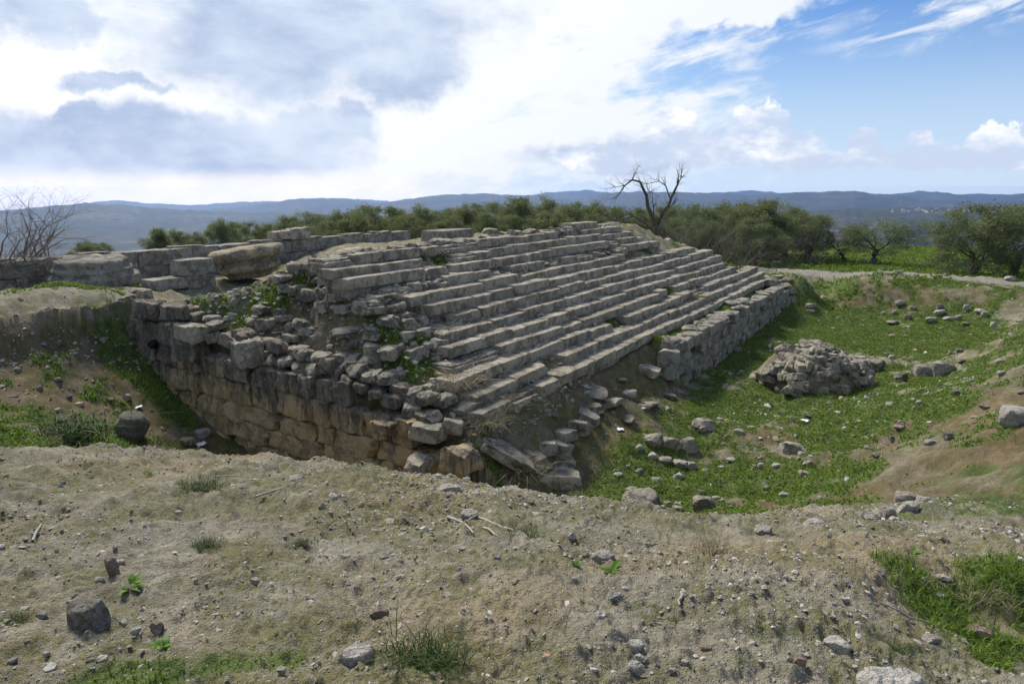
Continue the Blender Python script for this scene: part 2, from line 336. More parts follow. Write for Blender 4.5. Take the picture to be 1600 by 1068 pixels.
def grass_mask(x, y):
    m = np.zeros_like(x)
    for p, rx, ry, s in _gr:
        q = ((x - p[0]) / rx) ** 2 + ((y - p[1]) / ry) ** 2
        m = np.maximum(m, s * np.exp(-q * .9))
    r = np.hypot(x, y)
    n = fbm(x, y, 1.1, 5, .66, 80); nf = fbm(x, y, 4.5, 3, .6, 83)
    k = 1 - sstep(5, 9, r)
    m = m + (n * .75) * (1 - k * .35) + nf * .35 - .06 * k
    uu_, vv_ = uv(x, y); plateau = sstep(26, 40, r) * .5 * np.maximum(sstep(34, 36, uu_), sstep(21, 24, vv_))
    bare = sstep(8.4, 9.0, uu_) * sstep(16.6, 15.8, uu_) * sstep(4.6, 5.1, vv_) * sstep(6.5, 6.2, vv_)
    return np.clip(sstep(.28 - .07 * (1 - k), .62 - .1 * (1 - k), m + plateau), 0, 1) * (1 - .8 * bare)
PATH = [at_z(px, py, 2.1)[:2] for px, py in [(1180, 418), (1250, 424), (1330, 429), (1420, 435), (1500, 442), (1600, 452), (1750, 470)]]
PATH = [np.array(xy(33.5, 22)), np.array(xy(33.2, 14))] + PATH
def path_mask(x, y):
    d = np.full_like(x, 99.)
    for a, b in zip(PATH[:-1], PATH[1:]):
        ab = b - a; t = np.clip(((x - a[0]) * ab[0] + (y - a[1]) * ab[1]) / (ab @ ab), 0, 1)
        d = np.minimum(d, np.hypot(x - a[0] - ab[0] * t, y - a[1] - ab[1] * t))
    return 1 - sstep(.55, 1.35, d + fbm(x, y, .8, 3, .5, 90) * .6)

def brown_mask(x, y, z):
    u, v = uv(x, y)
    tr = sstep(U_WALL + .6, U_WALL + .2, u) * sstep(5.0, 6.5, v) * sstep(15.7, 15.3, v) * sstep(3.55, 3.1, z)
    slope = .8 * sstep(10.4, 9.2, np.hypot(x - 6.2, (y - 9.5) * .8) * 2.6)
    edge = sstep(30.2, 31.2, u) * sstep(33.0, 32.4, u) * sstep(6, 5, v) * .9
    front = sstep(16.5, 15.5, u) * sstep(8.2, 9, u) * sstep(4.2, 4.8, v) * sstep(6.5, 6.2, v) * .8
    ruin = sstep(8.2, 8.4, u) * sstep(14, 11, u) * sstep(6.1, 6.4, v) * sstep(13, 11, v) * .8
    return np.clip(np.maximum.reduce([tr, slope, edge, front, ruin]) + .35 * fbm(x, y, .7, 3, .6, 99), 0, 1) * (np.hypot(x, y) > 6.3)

# ------------------------------------------------------------------ mesh helpers
def mesh_np(name, verts, faces, mat=None, smooth=False, attrs=None):
    """verts (n,3), faces (m,k) all of one size k"""
    me = bpy.data.meshes.new(name); verts = np.asarray(verts, np.float32); faces = np.asarray(faces, np.int32)
    m, k = faces.shape
    me.vertices.add(len(verts)); me.vertices.foreach_set('co', verts.ravel())
    me.loops.add(m * k); me.loops.foreach_set('vertex_index', faces.ravel())
    me.polygons.add(m); me.polygons.foreach_set('loop_start', np.arange(0, m * k, k, dtype=np.int32))
    me.polygons.foreach_set('use_smooth', np.full(m, smooth))
    for nm, a in (attrs or {}).items():
        at = me.attributes.new(nm, 'FLOAT', 'POINT'); at.data.foreach_set('value', np.asarray(a, np.float32))
    me.update(calc_edges=True); me.validate()
    if mat: me.materials.append(mat)
    return me
def link(name, me, parent=None, loc=None, rot=None, scale=None):
    o = bpy.data.objects.new(name, me); col.objects.link(o)
    if parent is not None: o.parent = parent
    if loc is not None: o.location = loc
    if rot is not None: o.rotation_euler = rot
    if scale is not None: o.scale = scale
    return o
def tag(o, label=None, cat=None, group=None, kind=None):
    if label: o['label'] = label
    if cat: o['category'] = cat
    if group: o['group'] = group
    if kind: o['kind'] = kind
    return o

# ------------------------------------------------------------------ materials
def new_mat(name):
    m = bpy.data.materials.new(name); m.use_nodes = True; T = NT(m.node_tree)
    b = T.n['Principled BSDF']; b.inputs['Roughness'].default_value = .92
    b.inputs['Specular IOR Level'].default_value = .15
    return m, T, b
def bump(T, b, h, strength=.5, dist=.02, prev=None):
    n = T.new('ShaderNodeBump'); n.inputs['Strength'].default_value = strength; n.inputs['Distance'].default_value = dist
    T.put(n.inputs['Height'], h)
    if prev is not None: T.put(n.inputs['Normal'], prev)
    T.put(b.inputs['Normal'], n.outputs[0]); return n.outputs[0]
def geo(T): return T.new('ShaderNodeNewGeometry').outputs['Position']
def attr(T, name): return T.new('ShaderNodeAttribute', attribute_name=name).outputs['Fac']

def mat_ground():
    m, T, b = new_mat('earth'); P = geo(T)
    n0 = T.noise(P, .7, 5, .6); n1 = T.noise(P, 4.5, 6, .65); n2 = T.noise(P, 26, 5, .65); n3 = T.noise(P, 130, 3, .6)
    soil = T.ramp(T.m('ADD', T.m('MULTIPLY', n1, .6), T.m('MULTIPLY', n2, .4)), [(.32, (.135, .123, .09)), (.45, (.235, .214, .158)), (.56, (.32, .295, .222)), (.70, (.42, .392, .31))])
    warm = T.mix(T.ss(n0, .45, .62), soil, T.mix(1, soil, (1.08, .98, .84), 'MULTIPLY'))
    # grit: small pale chips
    v = T.voro(P, 75, out=0); vc = T.voro(P, 75, out=1)
    sep = T.new('ShaderNodeSeparateColor'); T.put(sep.inputs[0], vc)
    chip = T.m('MULTIPLY', T.ss(v, .42, .25), T.m('GREATER_THAN', sep.outputs[0], .62))
    c = T.mix(T.m('MULTIPLY', chip, .75), warm, T.mix(sep.outputs[1], (.28, .26, .22), (.48, .46, .41)))
    # moss film
    mo = T.m('MULTIPLY', T.ss(T.noise(P, 1.9, 6, .72, .3), .42, .56), T.ss(n2, .36, .58))
    c = T.mix(T.m('MULTIPLY', mo, .8), c, T.mix(n2, (.08, .085, .022), (.19, .18, .06)))
    c = T.mix(T.m('MULTIPLY', T.ss(n3, .55, .75), .35), c, (.40, .38, .33))
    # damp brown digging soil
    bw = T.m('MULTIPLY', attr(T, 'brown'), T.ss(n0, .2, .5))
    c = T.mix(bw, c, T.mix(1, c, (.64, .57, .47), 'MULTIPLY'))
    # grass, path, far country
    g = attr(T, 'grass'); p = attr(T, 'path'); f = attr(T, 'far')
    gc = T.mix(T.ss(n1, .35, .65), (.06, .098, .022), (.12, .165, .042))
    c = T.mix(T.m('MULTIPLY', g, T.ss(n2, .25, .5)), c, gc)
    pc = T.mix(n1, (.22, .2, .16), (.35, .32, .265))
    c = T.mix(p, c, pc)
    Pf = T.vm('MULTIPLY', P, (.001, .001, .001))
    fn = T.noise(Pf, 6, 7, .6, .6); fn2 = T.noise(Pf, 38, 5, .65)
    fc = T.ramp(T.m('ADD', T.m('MULTIPLY', fn, .6), T.m('MULTIPLY', fn2, .4)), [(.34, (.012, .02, .01)), (.47, (.028, .036, .018)), (.54, (.055, .055, .032)), (.60, (.12, .09, .06)), (.64, (.045, .055, .022)), (.8, (.13, .105, .075))])
    st = T.m('MULTIPLY', T.ss(T.m('SINE', T.m('MULTIPLY', T.new('ShaderNodeSeparateXYZ').outputs[2], 1)), .2, .9), 0)
    fv = T.voro(Pf, 60, out=0)
    fc = T.mix(T.m('MULTIPLY', T.ss(fv, .35, .15), .6), fc, (.012, .02, .01))
    c = T.mix(f, c, fc)
    T.put(b.inputs['Base Color'], c)
    h = T.m('ADD', T.m('ADD', T.m('MULTIPLY', n2, .8), T.m('MULTIPLY', n3, .35)), T.m('MULTIPLY', chip, .25))
    near = bump(T, b, h, 1.0, .05)
    return m
def stone_mat(name, pale, mid, dark_amt=.55, ochre=0., moss=.3, lich_scale=3.2):
    m, T, b = new_mat(name); P0 = geo(T)
    oi = T.new('ShaderNodeObjectInfo'); rnd = oi.outputs['Random']
    P = T.vm('ADD', P0, T.comb(T.m('MULTIPLY', rnd, 37), T.m('MULTIPLY', rnd, 91), 0))
    n1 = T.noise(P, 2.6, 6, .65); n2 = T.noise(P, 13, 6, .68); n3 = T.noise(P, 60, 4, .6)
    c = T.mix(T.ss(T.m('ADD', T.m('MULTIPLY', n1, .5), T.m('MULTIPLY', n2, .5)), .42, .58), mid, pale)
    c = T.mix(T.m('MULTIPLY', rnd, .65), c, T.mix(1, c, (.74, .73, .70), 'MULTIPLY'))
    if ochre:
        oc = T.mix(n2, (.50, .34, .155), (.70, .54, .32))
        sep = T.new('ShaderNodeSeparateXYZ'); T.put(sep.inputs[0], P0)
        lim = T.m('ADD', sep.outputs[2], T.m('MULTIPLY', T.m('SUBTRACT', T.noise(T.vm('MULTIPLY', P0, (1, 1, .35)), 1.6, 5, .6), .5), 2.2))
        c = T.mix(T.m('MULTIPLY', T.ss(lim, 2.75, 1.75), ochre), c, oc)
        drip = T.noise(T.vm('MULTIPLY', P0, (6, 6, .7)), 1.5, 5, .65)
        c = T.mix(T.m('MULTIPLY', T.ss(drip, .46, .6), T.m('MULTIPLY', T.ss(lim, 1.5, 2.3), .75)), c, (.075, .068, .058))
    # lichen: dark grey crusts, spots, pale rosettes
    ln = T.noise(P, lich_scale, 7, .72, .25)
    dk = T.m('MULTIPLY', T.ss(ln, .49, .56), T.ss(n3, .3, .5))
    c = T.mix(T.m('MULTIPLY', dk, dark_amt), c, T.mix(n2, (.035, .034, .03), (.10, .095, .082)))
    sp = T.ss(T.voro(P, 34, out=0), .32, .18)
    c = T.mix(T.m('MULTIPLY', T.m('MULTIPLY', sp, T.ss(n2, .45, .6)), .6 * dark_amt + .1), c, (.045, .043, .037))
    c = T.mix(T.m('MULTIPLY', T.ss(T.noise(P, 7, 4, .6), .6, .7), .45), c, (.44, .43, .38))
    ms = T.m('MULTIPLY', T.ss(T.noise(P, 1.7, 5, .65), .53, .66), T.ss(n2, .4, .6))
    c = T.mix(T.m('MULTIPLY', ms, moss), c, (.085, .09, .03))
    T.put(b.inputs['Base Color'], c)
    pit = T.ss(T.voro(P, 26, out=0), .05, .45)
    h = T.m('ADD', T.m('ADD', n2, T.m('MULTIPLY', n3, .45)), T.m('MULTIPLY', pit, .22))
    bump(T, b, h, 1.0, .06)
    return m
def leaf_mat(name, c1, c2, trans=.25, rough=.6):
    m, T, b = new_mat(name)
    oi = T.new('ShaderNodeObjectInfo'); r = attr(T, 'rnd')
    c = T.mix(r, c1, c2)
    c = T.mix(T.m('MULTIPLY', oi.outputs['Random'], .7), c, T.mix(1, c, (1.12, .98, .8), 'MULTIPLY'))
    T.put(b.inputs['Base Color'], c); b.inputs['Roughness'].default_value = rough; b.inputs['Specular IOR Level'].default_value = .06
    tr = T.new('ShaderNodeBsdfTranslucent'); T.put(tr.inputs[0], T.mix(1, c, (1.2, 1.25, .7), 'MULTIPLY'))
    ms = T.new('ShaderNodeMixShader'); ms.inputs[0].default_value = trans
    T.l.new(b.outputs[0], ms.inputs[1]); T.l.new(tr.outputs[0], ms.inputs[2])
    T.l.new(ms.outputs[0], T.n['Material Output'].inputs[0])
    return m
def plain(name, c1, c2, scale=20, rough=.9):
    m, T, b = new_mat(name); n = T.noise(geo(T), scale, 5, .65)
    T.put(b.inputs['Base Color'], T.mix(T.ss(n, .35, .65), c1, c2)); b.inputs['Roughness'].default_value = rough
    bump(T, b, n, .6, .02); return m
def pebble_mat():
    m, T, b = new_mat('pebble'); P = geo(T); r = attr(T, 'rnd')
    n = T.noise(P, 60, 4, .6)
    c = T.ramp(r, [(0, (.19, .172, .135)), (.25, (.26, .24, .19)), (.5, (.32, .30, .245)), (.7, (.38, .36, .31)), (.88, (.46, .44, .40)), (.97, (.56, .545, .51)), (.98, (.34, .20, .13)), (1, (.36, .25, .18))])
    c = T.mix(T.ss(n, .35, .7), c, T.mix(1, c, (.62, .62, .6), 'MULTIPLY'))
    T.put(b.inputs['Base Color'], c); bump(T, b, n, .5, .01); return m
M = {}
M['earth'] = mat_ground()
M['stone'] = stone_mat('weathered_limestone', (.53, .475, .37), (.37, .33, .25), .6, 0, .5)
M['core'] = stone_mat('rough_core_stone', (.45, .415, .33), (.30, .27, .21), .8, 0, .5)
M['ashlar'] = stone_mat('ochre_ashlar', (.34, .305, .24), (.23, .2, .15), .5, .95, .2)
M['greywall'] = stone_mat('grey_wall_stone', (.43, .405, .335), (.29, .27, .22), .6, 0, .2)
M['yellow'] = stone_mat('yellow_limestone', (.52, .45, .32), (.36, .295, .19), .7, 0, .1)
M['loose'] = stone_mat('loose_limestone', (.5, .475, .415), (.36, .34, .29), .35, 0, .05, 6)
M['darkstone'] = stone_mat('dark_stone', (.25, .232, .19), (.16, .148, .12), .6, 0, .3, 6)
M['redstone'] = stone_mat('reddish_stone', (.36, .28, .22), (.27, .19, .145), .3, 0, .05, 6)
M['olive'] = leaf_mat('olive_leaf', (.072, .10, .052), (.215, .245, .16), .42)
M['grassblade'] = leaf_mat('grass_blade', (.06, .115, .018), (.19, .28, .05), .3, .5)
M['drygrass'] = leaf_mat('dry_grass', (.16, .14, .09), (.34, .30, .21), .2)
M['weed'] = leaf_mat('weed_leaf', (.06, .14, .02), (.13, .24, .045), .25, .5)
M['tuft'] = leaf_mat('tuft_blade', (.022, .045, .014), (.075, .11, .035), .2, .5)
M['bark'] = plain('bark', (.055, .045, .036), (.13, .112, .09), 30)
M['twig'] = plain('grey_twig', (.12, .10, .08), (.24, .21, .18), 40)
M['stick'] = plain('bleached_stick', (.26, .23, .19), (.42, .39, .33), 40)
M['pebble'] = pebble_mat()
M['plaster'] = plain('white_plaster', (.48, .46, .43), (.6, .58, .55), .3)
M['plastic'] = plain('white_plastic', (.72, .74, .78), (.80, .82, .85), 10, .4)
M['rag'] = plain('black_rag', (.008, .008, .009), (.02, .02, .022), 10, .8)

# ------------------------------------------------------------------ the ground: one sheet out to the hills
def make_ground():
    fine = np.linspace(R(-46), R(46), 760); rest = np.linspace(R(46), R(314), 70)[1:-1]
    ang = np.concatenate([fine, rest])
    def geom(a, b, q): return np.geomspace(a, b, int(math.log(b / a) / math.log(q)))[:-1]
    rad = np.concatenate([[.05], geom(.4, 1.6, 1.06), geom(1.6, 7, 1.0065), geom(7, 36, 1.0075), geom(36, 120, 1.02), geom(120, 6300, 1.02), [6300]])
    A, Rr = np.meshgrid(ang, rad); x = np.sin(A) * Rr; y = np.cos(A) * Rr
    z = H(x, y, True)
    nr, na = x.shape; idx = np.arange(nr * na).reshape(nr, na); nx = np.roll(idx, -1, 1)
    f = np.stack([idx[:-1], nx[:-1], nx[1:], idx[1:]], -1).reshape(-1, 4)[:, ::-1]
    X, Y = x.ravel(), y.ravel(); r = np.hypot(X, Y)
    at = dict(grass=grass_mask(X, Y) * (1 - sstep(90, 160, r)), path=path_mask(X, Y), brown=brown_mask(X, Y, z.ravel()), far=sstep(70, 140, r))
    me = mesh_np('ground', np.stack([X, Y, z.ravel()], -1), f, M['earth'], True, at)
    o = link('ground', me); tag(o, 'stony earth bank, excavated pit and hills beyond', None, None, 'structure')
make_ground()
# ------------------------------------------------------------------ stone shapes
from mathutils import noise as mnoise
def nz(p, f, s): 
    return mnoise.noise_vector(Vector((p.x * f + s * 7.3, p.y * f - s * 3.1, p.z * f + s * 1.7)))
def block_mesh(name, L, D, Hh, mat, seed, cuts=4, rad=.035, amp=.022, chip=.05):
    """worn squared block: rounded edges, uneven faces, a few broken corners; origin at the centre"""
    rs = random.Random(seed)
    bm = bmesh.new(); bmesh.ops.create_cube(bm, size=2)
    bmesh.ops.subdivide_edges(bm, edges=bm.edges[:], cuts=cuts, use_grid_fill=True)
    h = Vector((L / 2, D / 2, Hh / 2)); rad = min(rad, Hh * .35)
    planes = []
    for _ in range(rs.randint(1, 4)):                        # broken corners and edges
        n = Vector((rs.choice((-1, 1)) * rs.uniform(.2, 1), rs.choice((-1, 1)) * rs.uniform(.2, 1), rs.uniform(.1, 1))).normalized()
        ext = abs(n.x) * h.x + abs(n.y) * h.y + abs(n.z) * h.z
        planes.append((n, ext - rs.uniform(.3, 1) * chip - rad * .3))
    for v in bm.verts:
        p = Vector([math.copysign(abs(c) ** .75, c) for c in v.co])
        q = Vector((p.x * h.x, p.y * h.y, p.z * h.z))
        inn = Vector([max(-(h[i] - rad), min(h[i] - rad, q[i])) for i in range(3)])
        d = q - inn
        if d.length > 1e-6: q = inn + d.normalized() * rad
        for n, e in planes:
            s = q.dot(n) - e
            if s > 0: q -= n * s
        q += nz(q, 2.6, seed) * amp * 1.2 + nz(q, 9, seed + 9) * amp * .9
        v.co = q
    me = bpy.data.meshes.new(name); bm.to_mesh(me); bm.free()
    me.materials.append(mat); me.polygons.foreach_set('use_smooth', [True] * len(me.polygons)); me.set_sharp_from_angle(angle=R(33)); return me
def rock_mesh(name, mat, seed, sub=3, flat=.75, amp=.12, nplane=9):
    """broken limestone lump inside a unit ball"""
    rs = random.Random(seed)
    bm = bmesh.new(); bmesh.ops.create_icosphere(bm, subdivisions=sub, radius=.62)
    pl = []
    for _ in range(nplane):
        n = Vector((rs.gauss(0, 1), rs.gauss(0, 1), rs.gauss(0, 1))).normalized(); pl.append((n, rs.uniform(.33, .5)))
    pl += [(Vector((0, 0, 1)), rs.uniform(.34, .44)), (Vector((0, 0, -1)), .4)]
    for v in bm.verts:
        q = v.co.copy()
        for n, e in pl:
            s = q.dot(n) - e
            if s > 0: q -= n * s * .93
        q += nz(q, 1.9, seed) * amp * .55 + nz(q, 5.5, seed + 3) * amp * .35
        q.z *= flat; v.co = q
    me = bpy.data.meshes.new(name); bm.to_mesh(me); bm.free()
    me.materials.append(mat); me.polygons.foreach_set('use_smooth', [True] * len(me.polygons)); me.set_sharp_from_angle(angle=R(30)); return me
def dims(me):
    a = np.empty(len(me.vertices) * 3, np.float32); me.vertices.foreach_get('co', a); a = a.reshape(-1, 3)
    return a.max(0) - a.min(0)
def empty(name, loc=(0, 0, 0)):
    o = bpy.data.objects.new(name, None); col.objects.link(o); o.location = loc; o.empty_display_size = .2; return o
AZU = math.pi / 2 - TH                # heading (about z) of the u axis
rs = random.Random(5)

STEPB = [block_mesh('stone_block', 1.0, .46, .215, M['stone'], k, 6, .018, .014, .06) for k in range(16)]
WALLB = [block_mesh('stone', .8, .5, .44, M['ashlar'], 40 + k, 7, .03, .05, .16) for k in range(12)]
GREYB = [block_mesh('stone', .6, .45, .33, M['greywall'], 60 + k, 4, .025, .026, .08) for k in range(10)]
REARB = [block_mesh('stone', 1.2, .5, .45, M['greywall'], 80 + k, 4, .02, .012, .06) for k in range(8)]
COREB = [block_mesh('stone', .55, .42, .3, M['core'], 100 + k, 5, .03, .05, .16) for k in range(12)]
CORER = [rock_mesh('stone', M['core'], 130 + k, 3, .7) for k in range(12)]
LOOSE = [rock_mesh('stone', M['loose'], 160 + k, 3, .65) for k in range(12)]
ROUGHB = [block_mesh('stone', .55, .42, .3, M['ashlar'], 220 + k, 5, .03, .05, .18) for k in range(6)]
PALEB = [block_mesh('stone', .6, .5, .3, M['stone'], 190 + k, 5, .025, .035, .16) for k in range(6)]

# ------------------------------------------------------------------ the staircase: 14 rows of long blocks
def step_u(px, i):
    v = STEP_V + TREAD * i; dz = CAMZ - (STEP_Z + RISE * i); k = (px - 800) / FPX
    return (k * (v * ST * CP + dz * SP) + v * CT) / (ST - k * CT * CP)
STEPS = [ # photo columns where each row of blocks begins and ends
    [(752, 1199)], [(742, 856), (884, 1196)], [(711, 957), (981, 1187)], [(708, 1044), (1058, 1150)], [(704, 1134)], [(694, 1130)], [(716, 1115)],
    [(673, 1088)], [(640, 978)], [(700, 770), (801, 852), (880, 923), (965, 1032)], [(544, 703), (711, 1007)], [(520, 661), (708, 890), (897, 993)], [(506, 655), (664, 872), (912, 971)], [(895, 934)]]
stair = tag(empty('temple_staircase', (*xy(8.6, 6.0), 2.2)), 'wide ruined flight of weathered grey limestone steps rising from the pit', 'staircase')
stair.rotation_euler = (0, 0, AZU)
stair_inv = (Matrix.Translation(stair.location) @ Matrix.Rotation(AZU, 4, 'Z')).inverted()
def put(name, me, parent, inv, u, v, z, yaw=0, tx=0, ty=0, sc=(1, 1, 1)):
    """a stone at temple coordinates, its long side along u"""
    x, y = xy(u, v)
    Mw = Matrix.Translation((x, y, z)) @ Euler((tx, ty, AZU + yaw), 'XYZ').to_matrix().to_4x4() @ Matrix.Diagonal((*sc, 1))
    o = bpy.data.objects.new(name, me); col.objects.link(o); o.parent = parent
    o.matrix_local = inv @ Mw
    return o
def bedding(i, u0, u1):
    n = max(6, int((u1 - u0) / .35)); us = np.linspace(u0 + .06, u1 - .06, n); V = []
    v0 = STEP_V + TREAD * i + .07; zt = STEP_Z + RISE * i - .045
    prof = [(v0, zt - .3), (v0 + rs.uniform(0, .01), zt - .02), (v0 + .03, zt), (v0 + .45, zt + .01), (v0 + .45, zt - .3)]
    for k, u in enumerate(us):
        for (v, z) in prof:
            j = .018; x, y = xy(u, v + rs.uniform(-j, j)); V.append(stair_inv @ Vector((x, y, z + rs.uniform(-j, j))))
    F = [[k * 5 + a, k * 5 + (a + 1) % 5, (k + 1) * 5 + (a + 1) % 5, (k + 1) * 5 + a] for k in range(n - 1) for a in range(5)]
    V.append(sum((V[a] for a in range(5)), Vector()) / 5); V.append(sum((V[(n - 1) * 5 + a] for a in range(5)), Vector()) / 5)
    me = bpy.data.meshes.new('step')
    F3 = F + [[(a + 1) % 5, a, n * 5] for a in range(5)] + [[(n - 1) * 5 + a, (n - 1) * 5 + (a + 1) % 5, n * 5 + 1] for a in range(5)]
    me.from_pydata([tuple(p) for p in V], [], F3); me.materials.append(M['core']); return me
I4 = Matrix.Identity(4)
for i, segs in enumerate(STEPS):
    for (pa, pb) in segs:
        u0, u1 = step_u(pa, i), step_u(pb, i)
        st = link('step', bedding(i, u0, u1), stair)
        st_inv = stair_inv
        u = u0; sag = rs.uniform(-.01, .01)
        while u < u1 - .15:
            L = rs.choice((.6, .8, .95, 1.1, 1.2, 1.35, 1.55)) * rs.uniform(.9, 1.1)
            if u1 - (u + L) < .45: L = u1 - u
            wear = 0
            if rs.random() < .075 and i != 13: wear = 1
            me = rs.choice(STEPB)
            zc = STEP_Z + RISE * i - .107 + rs.uniform(-.009, .008) - (rs.uniform(.07, .13) if wear else 0) + .022 * math.sin(u * .55 + i) + .014 * math.sin(u * 1.7 + i * 2.3)
            vc = STEP_V + TREAD * i + .23 + rs.uniform(-.014, .014) + .025 * math.sin(u * .4 + i * 1.7)
            fx = rs.choice((-1, 1)); 
            o = put('stone_block', me, st, st_inv, u + L / 2, vc, zc, rs.gauss(0, .008), rs.gauss(0, .02), rs.gauss(0, .008), (max(L - rs.uniform(.004, .022), .2), rs.uniform(.92, 1.05), rs.uniform(.9, 1.08)))
            u += L
# ruined left end of the flight: rows of rough core stones
def core_z(u, v): x, y = xy(u, v); return hz(x, y)
n_core = 0
for i in range(1, 18):                                         # eroded courses carrying the steps on to the end wall
    for sub in (0, 1):
        v = STEP_V + TREAD * i + .12 + sub * .16
        ii = min(13, i); top = STEP_Z + RISE * min(i, 13)
        umax = step_u(STEPS[ii][0][0], ii) + .05 if v < 10.6 else 9.6 + rs.uniform(0, 1.0)
        u = 8.25 + rs.uniform(0, .3) + (.15 if sub else 0)
        while u < umax:
            L = rs.uniform(.22, .6) if sub == 0 else rs.uniform(.15, .32)
            if rs.random() < (.86 if sub == 0 else .45):
                g = core_z(u + L / 2, v); z = min(top - .14, g + .06) + rs.uniform(-.05, .03)
                me = rs.choice(COREB + COREB + CORER); dm = dims(me); hh = rs.uniform(.16, .28) * (1 if sub == 0 else .8)
                put('core_stone', me, stair, stair_inv, u + L / 2, v + rs.uniform(-.06, .06), z, rs.gauss(0, .14), rs.gauss(0, .09), rs.gauss(0, .09), (L * 1.05 / dm[0], rs.uniform(.26, .42) / dm[1], hh / dm[2]))
            u += L * rs.uniform(.95, 1.2)
# rough stones lying where step 9 has lost its blocks
for px in list(range(560, 700, 12)) + list(range(775, 800, 9)) + list(range(855, 880, 9)) + list(range(925, 965, 10)):
    u = step_u(px, 9) + rs.uniform(-.1, .1); v = STEP_V + TREAD * 9 + rs.uniform(.05, .3)
    put('core_stone', rs.choice(CORER), stair, stair_inv, u, v, core_z(u, v) + .02, rs.uniform(0, 6), rs.gauss(0, .1), rs.gauss(0, .1), (rs.uniform(.35, .7), rs.uniform(.3, .45), rs.uniform(.2, .32)))
# flat rubble of the platform above the top step
for k in range(120):
    u = 9.4 + (k / 120) * 16 + rs.uniform(-.4, .4); v = 10.5 + abs(rs.gauss(0, 1.0))
    if u > 20 and v > 11.6: v = 10.6 + rs.uniform(0, .8)
    s = rs.uniform(.3, .75)
    put('core_stone', rs.choice(CORER + COREB), stair, stair_inv, u, v, core_z(u, v) + rs.uniform(-.02, .06), rs.uniform(0, 6), rs.gauss(0, .08), rs.gauss(0, .08), (s * 1.3, s, rs.uniform(.25, .4)))
# right hand end: broken blocks stepping down beside the path
for k in range(46):
    u = rs.uniform(25, 31.3); v = rs.uniform(6.0, 11.5)
    if (v - STEP_V) * .594 + 2.2 > 2.05 + (30.8 - u) * .5 + .2 or u > 29.2:
        s = rs.uniform(.35, .8)
        put('core_stone', rs.choice(COREB + CORER), stair, stair_inv, u, v, core_z(u, v) + .08, rs.gauss(0, .3), rs.gauss(0, .1), rs.gauss(0, .1), (s * 1.4, s * 1.2, rs.uniform(.5, .9) if s > .5 else .5))
for px, py, w in [(1205, 436, .9), (1230, 437, .8), (1222, 450, 1.1), (1208, 461, .9)]:
    p = at_v(px, py, 6.0 if py < 455 else 5.7); u, v = uv(p[0], p[1])
    put('core_stone', rs.choice(COREB), stair, stair_inv, u, v, p[2] - .1, rs.gauss(0, .1), 0, 0, (w / .55, 1.2, .9))

# ------------------------------------------------------------------ the ashlar end wall in the trench
wall = tag(empty('ashlar_wall', (*xy(U_WALL + .2, 7), 1.0)), 'ruined ashlar end wall of ochre blocks beside the shaded trench', 'wall')
wall_inv = Matrix.Translation(wall.location).inverted()
zc = .62
wall_top = lambda v: float(np.interp(v, WALLTOP_V, WALLTOP_Z))
while zc < 3.2:                                                # squared courses
    hC = rs.uniform(.28, .5)
    v = 6.05 + rs.uniform(0, .25)
    while v < 15.6:
        L = rs.choice((rs.uniform(.3, .6), rs.uniform(.6, 1.2)))
        if zc + hC < wall_top(v + L / 2) - .06:
            put('stone', rs.choice(WALLB), wall, wall_inv, U_WALL + .25 + rs.gauss(0, .022), v + L / 2, zc + hC / 2, math.pi / 2 + rs.gauss(0, .02), rs.gauss(0, .02), rs.gauss(0, .012), ((L - .01) / .8, 1.05, (hC - .006) / .44))
        v += L
    zc += hC
for row in range(2):                                           # broken rubble along its top
    v = 6.3 + rs.uniform(0, .3)
    while v < 15.6:
        L = rs.uniform(.2, .46); t = wall_top(v + L / 2); hh = rs.uniform(.16, .28)
        if rs.random() < .88:
            me = rs.choice(ROUGHB + COREB[:5] + CORER[:5]); dm = dims(me)
            put('stone', me, wall, wall_inv, U_WALL + .28 + row * .1 + rs.uniform(-.08, .12), v + L / 2, t - .08 + row * .2 + rs.uniform(-.05, .05), math.pi / 2 + rs.gauss(0, .25), rs.gauss(0, .12), rs.gauss(0, .12), (L * 1.08 / dm[0], rs.uniform(.34, .46) / dm[1], hh / dm[2]))
        v += L * rs.uniform(.9, 1.1)
def special(px, py, wpx, hpx, plane, val, mesh, parent, inv, yaw=0, tx=0, ty=0, depth=.6, snap=False):
    p = at_u(px, py, val) if plane == 'u' else at_v(px, py, val) if plane == 'v' else at_z(px, py, val)
    u, v = uv(p[0], p[1]); rngd = math.hypot(p[0], p[1]); d = dims(mesh)
    W, Hh = wpx / FPX * rngd * 1.08, hpx / FPX * rngd
    if snap: p[2] = min(p[2], core_z(u, v) + Hh * .22)
    return put('stone', mesh, parent, inv, u, v, p[2], yaw, tx, ty, (W / d[0], depth / d[1], Hh / d[2]))
PI2 = math.pi / 2
for a in [(299, 519, 48, 26, 'u', 7.98, 'p'), (299, 547, 46, 32, 'u', 8.02, 'w'), (388, 553, 38, 44, 'u', 7.98, 'p'), (668, 674, 54, 28, 'u', 8.05, 'p'), (722, 716, 58, 44, 'u', 7.95, 'w'), (655, 724, 36, 24, 'u', 7.75, 'p'), (610, 662, 44, 22, 'u', 8.1, 'w'), (232, 484, 44, 30, 'u', 8.05, 'w'), (275, 487, 40, 24, 'u', 8.1, 'w')]:
    special(*a[:6], rs.choice(PALEB if a[6] == 'p' else WALLB), wall, wall_inv, PI2 + rs.gauss(0, .12), rs.gauss(0, .05), rs.gauss(0, .05), rs.uniform(.4, .65))

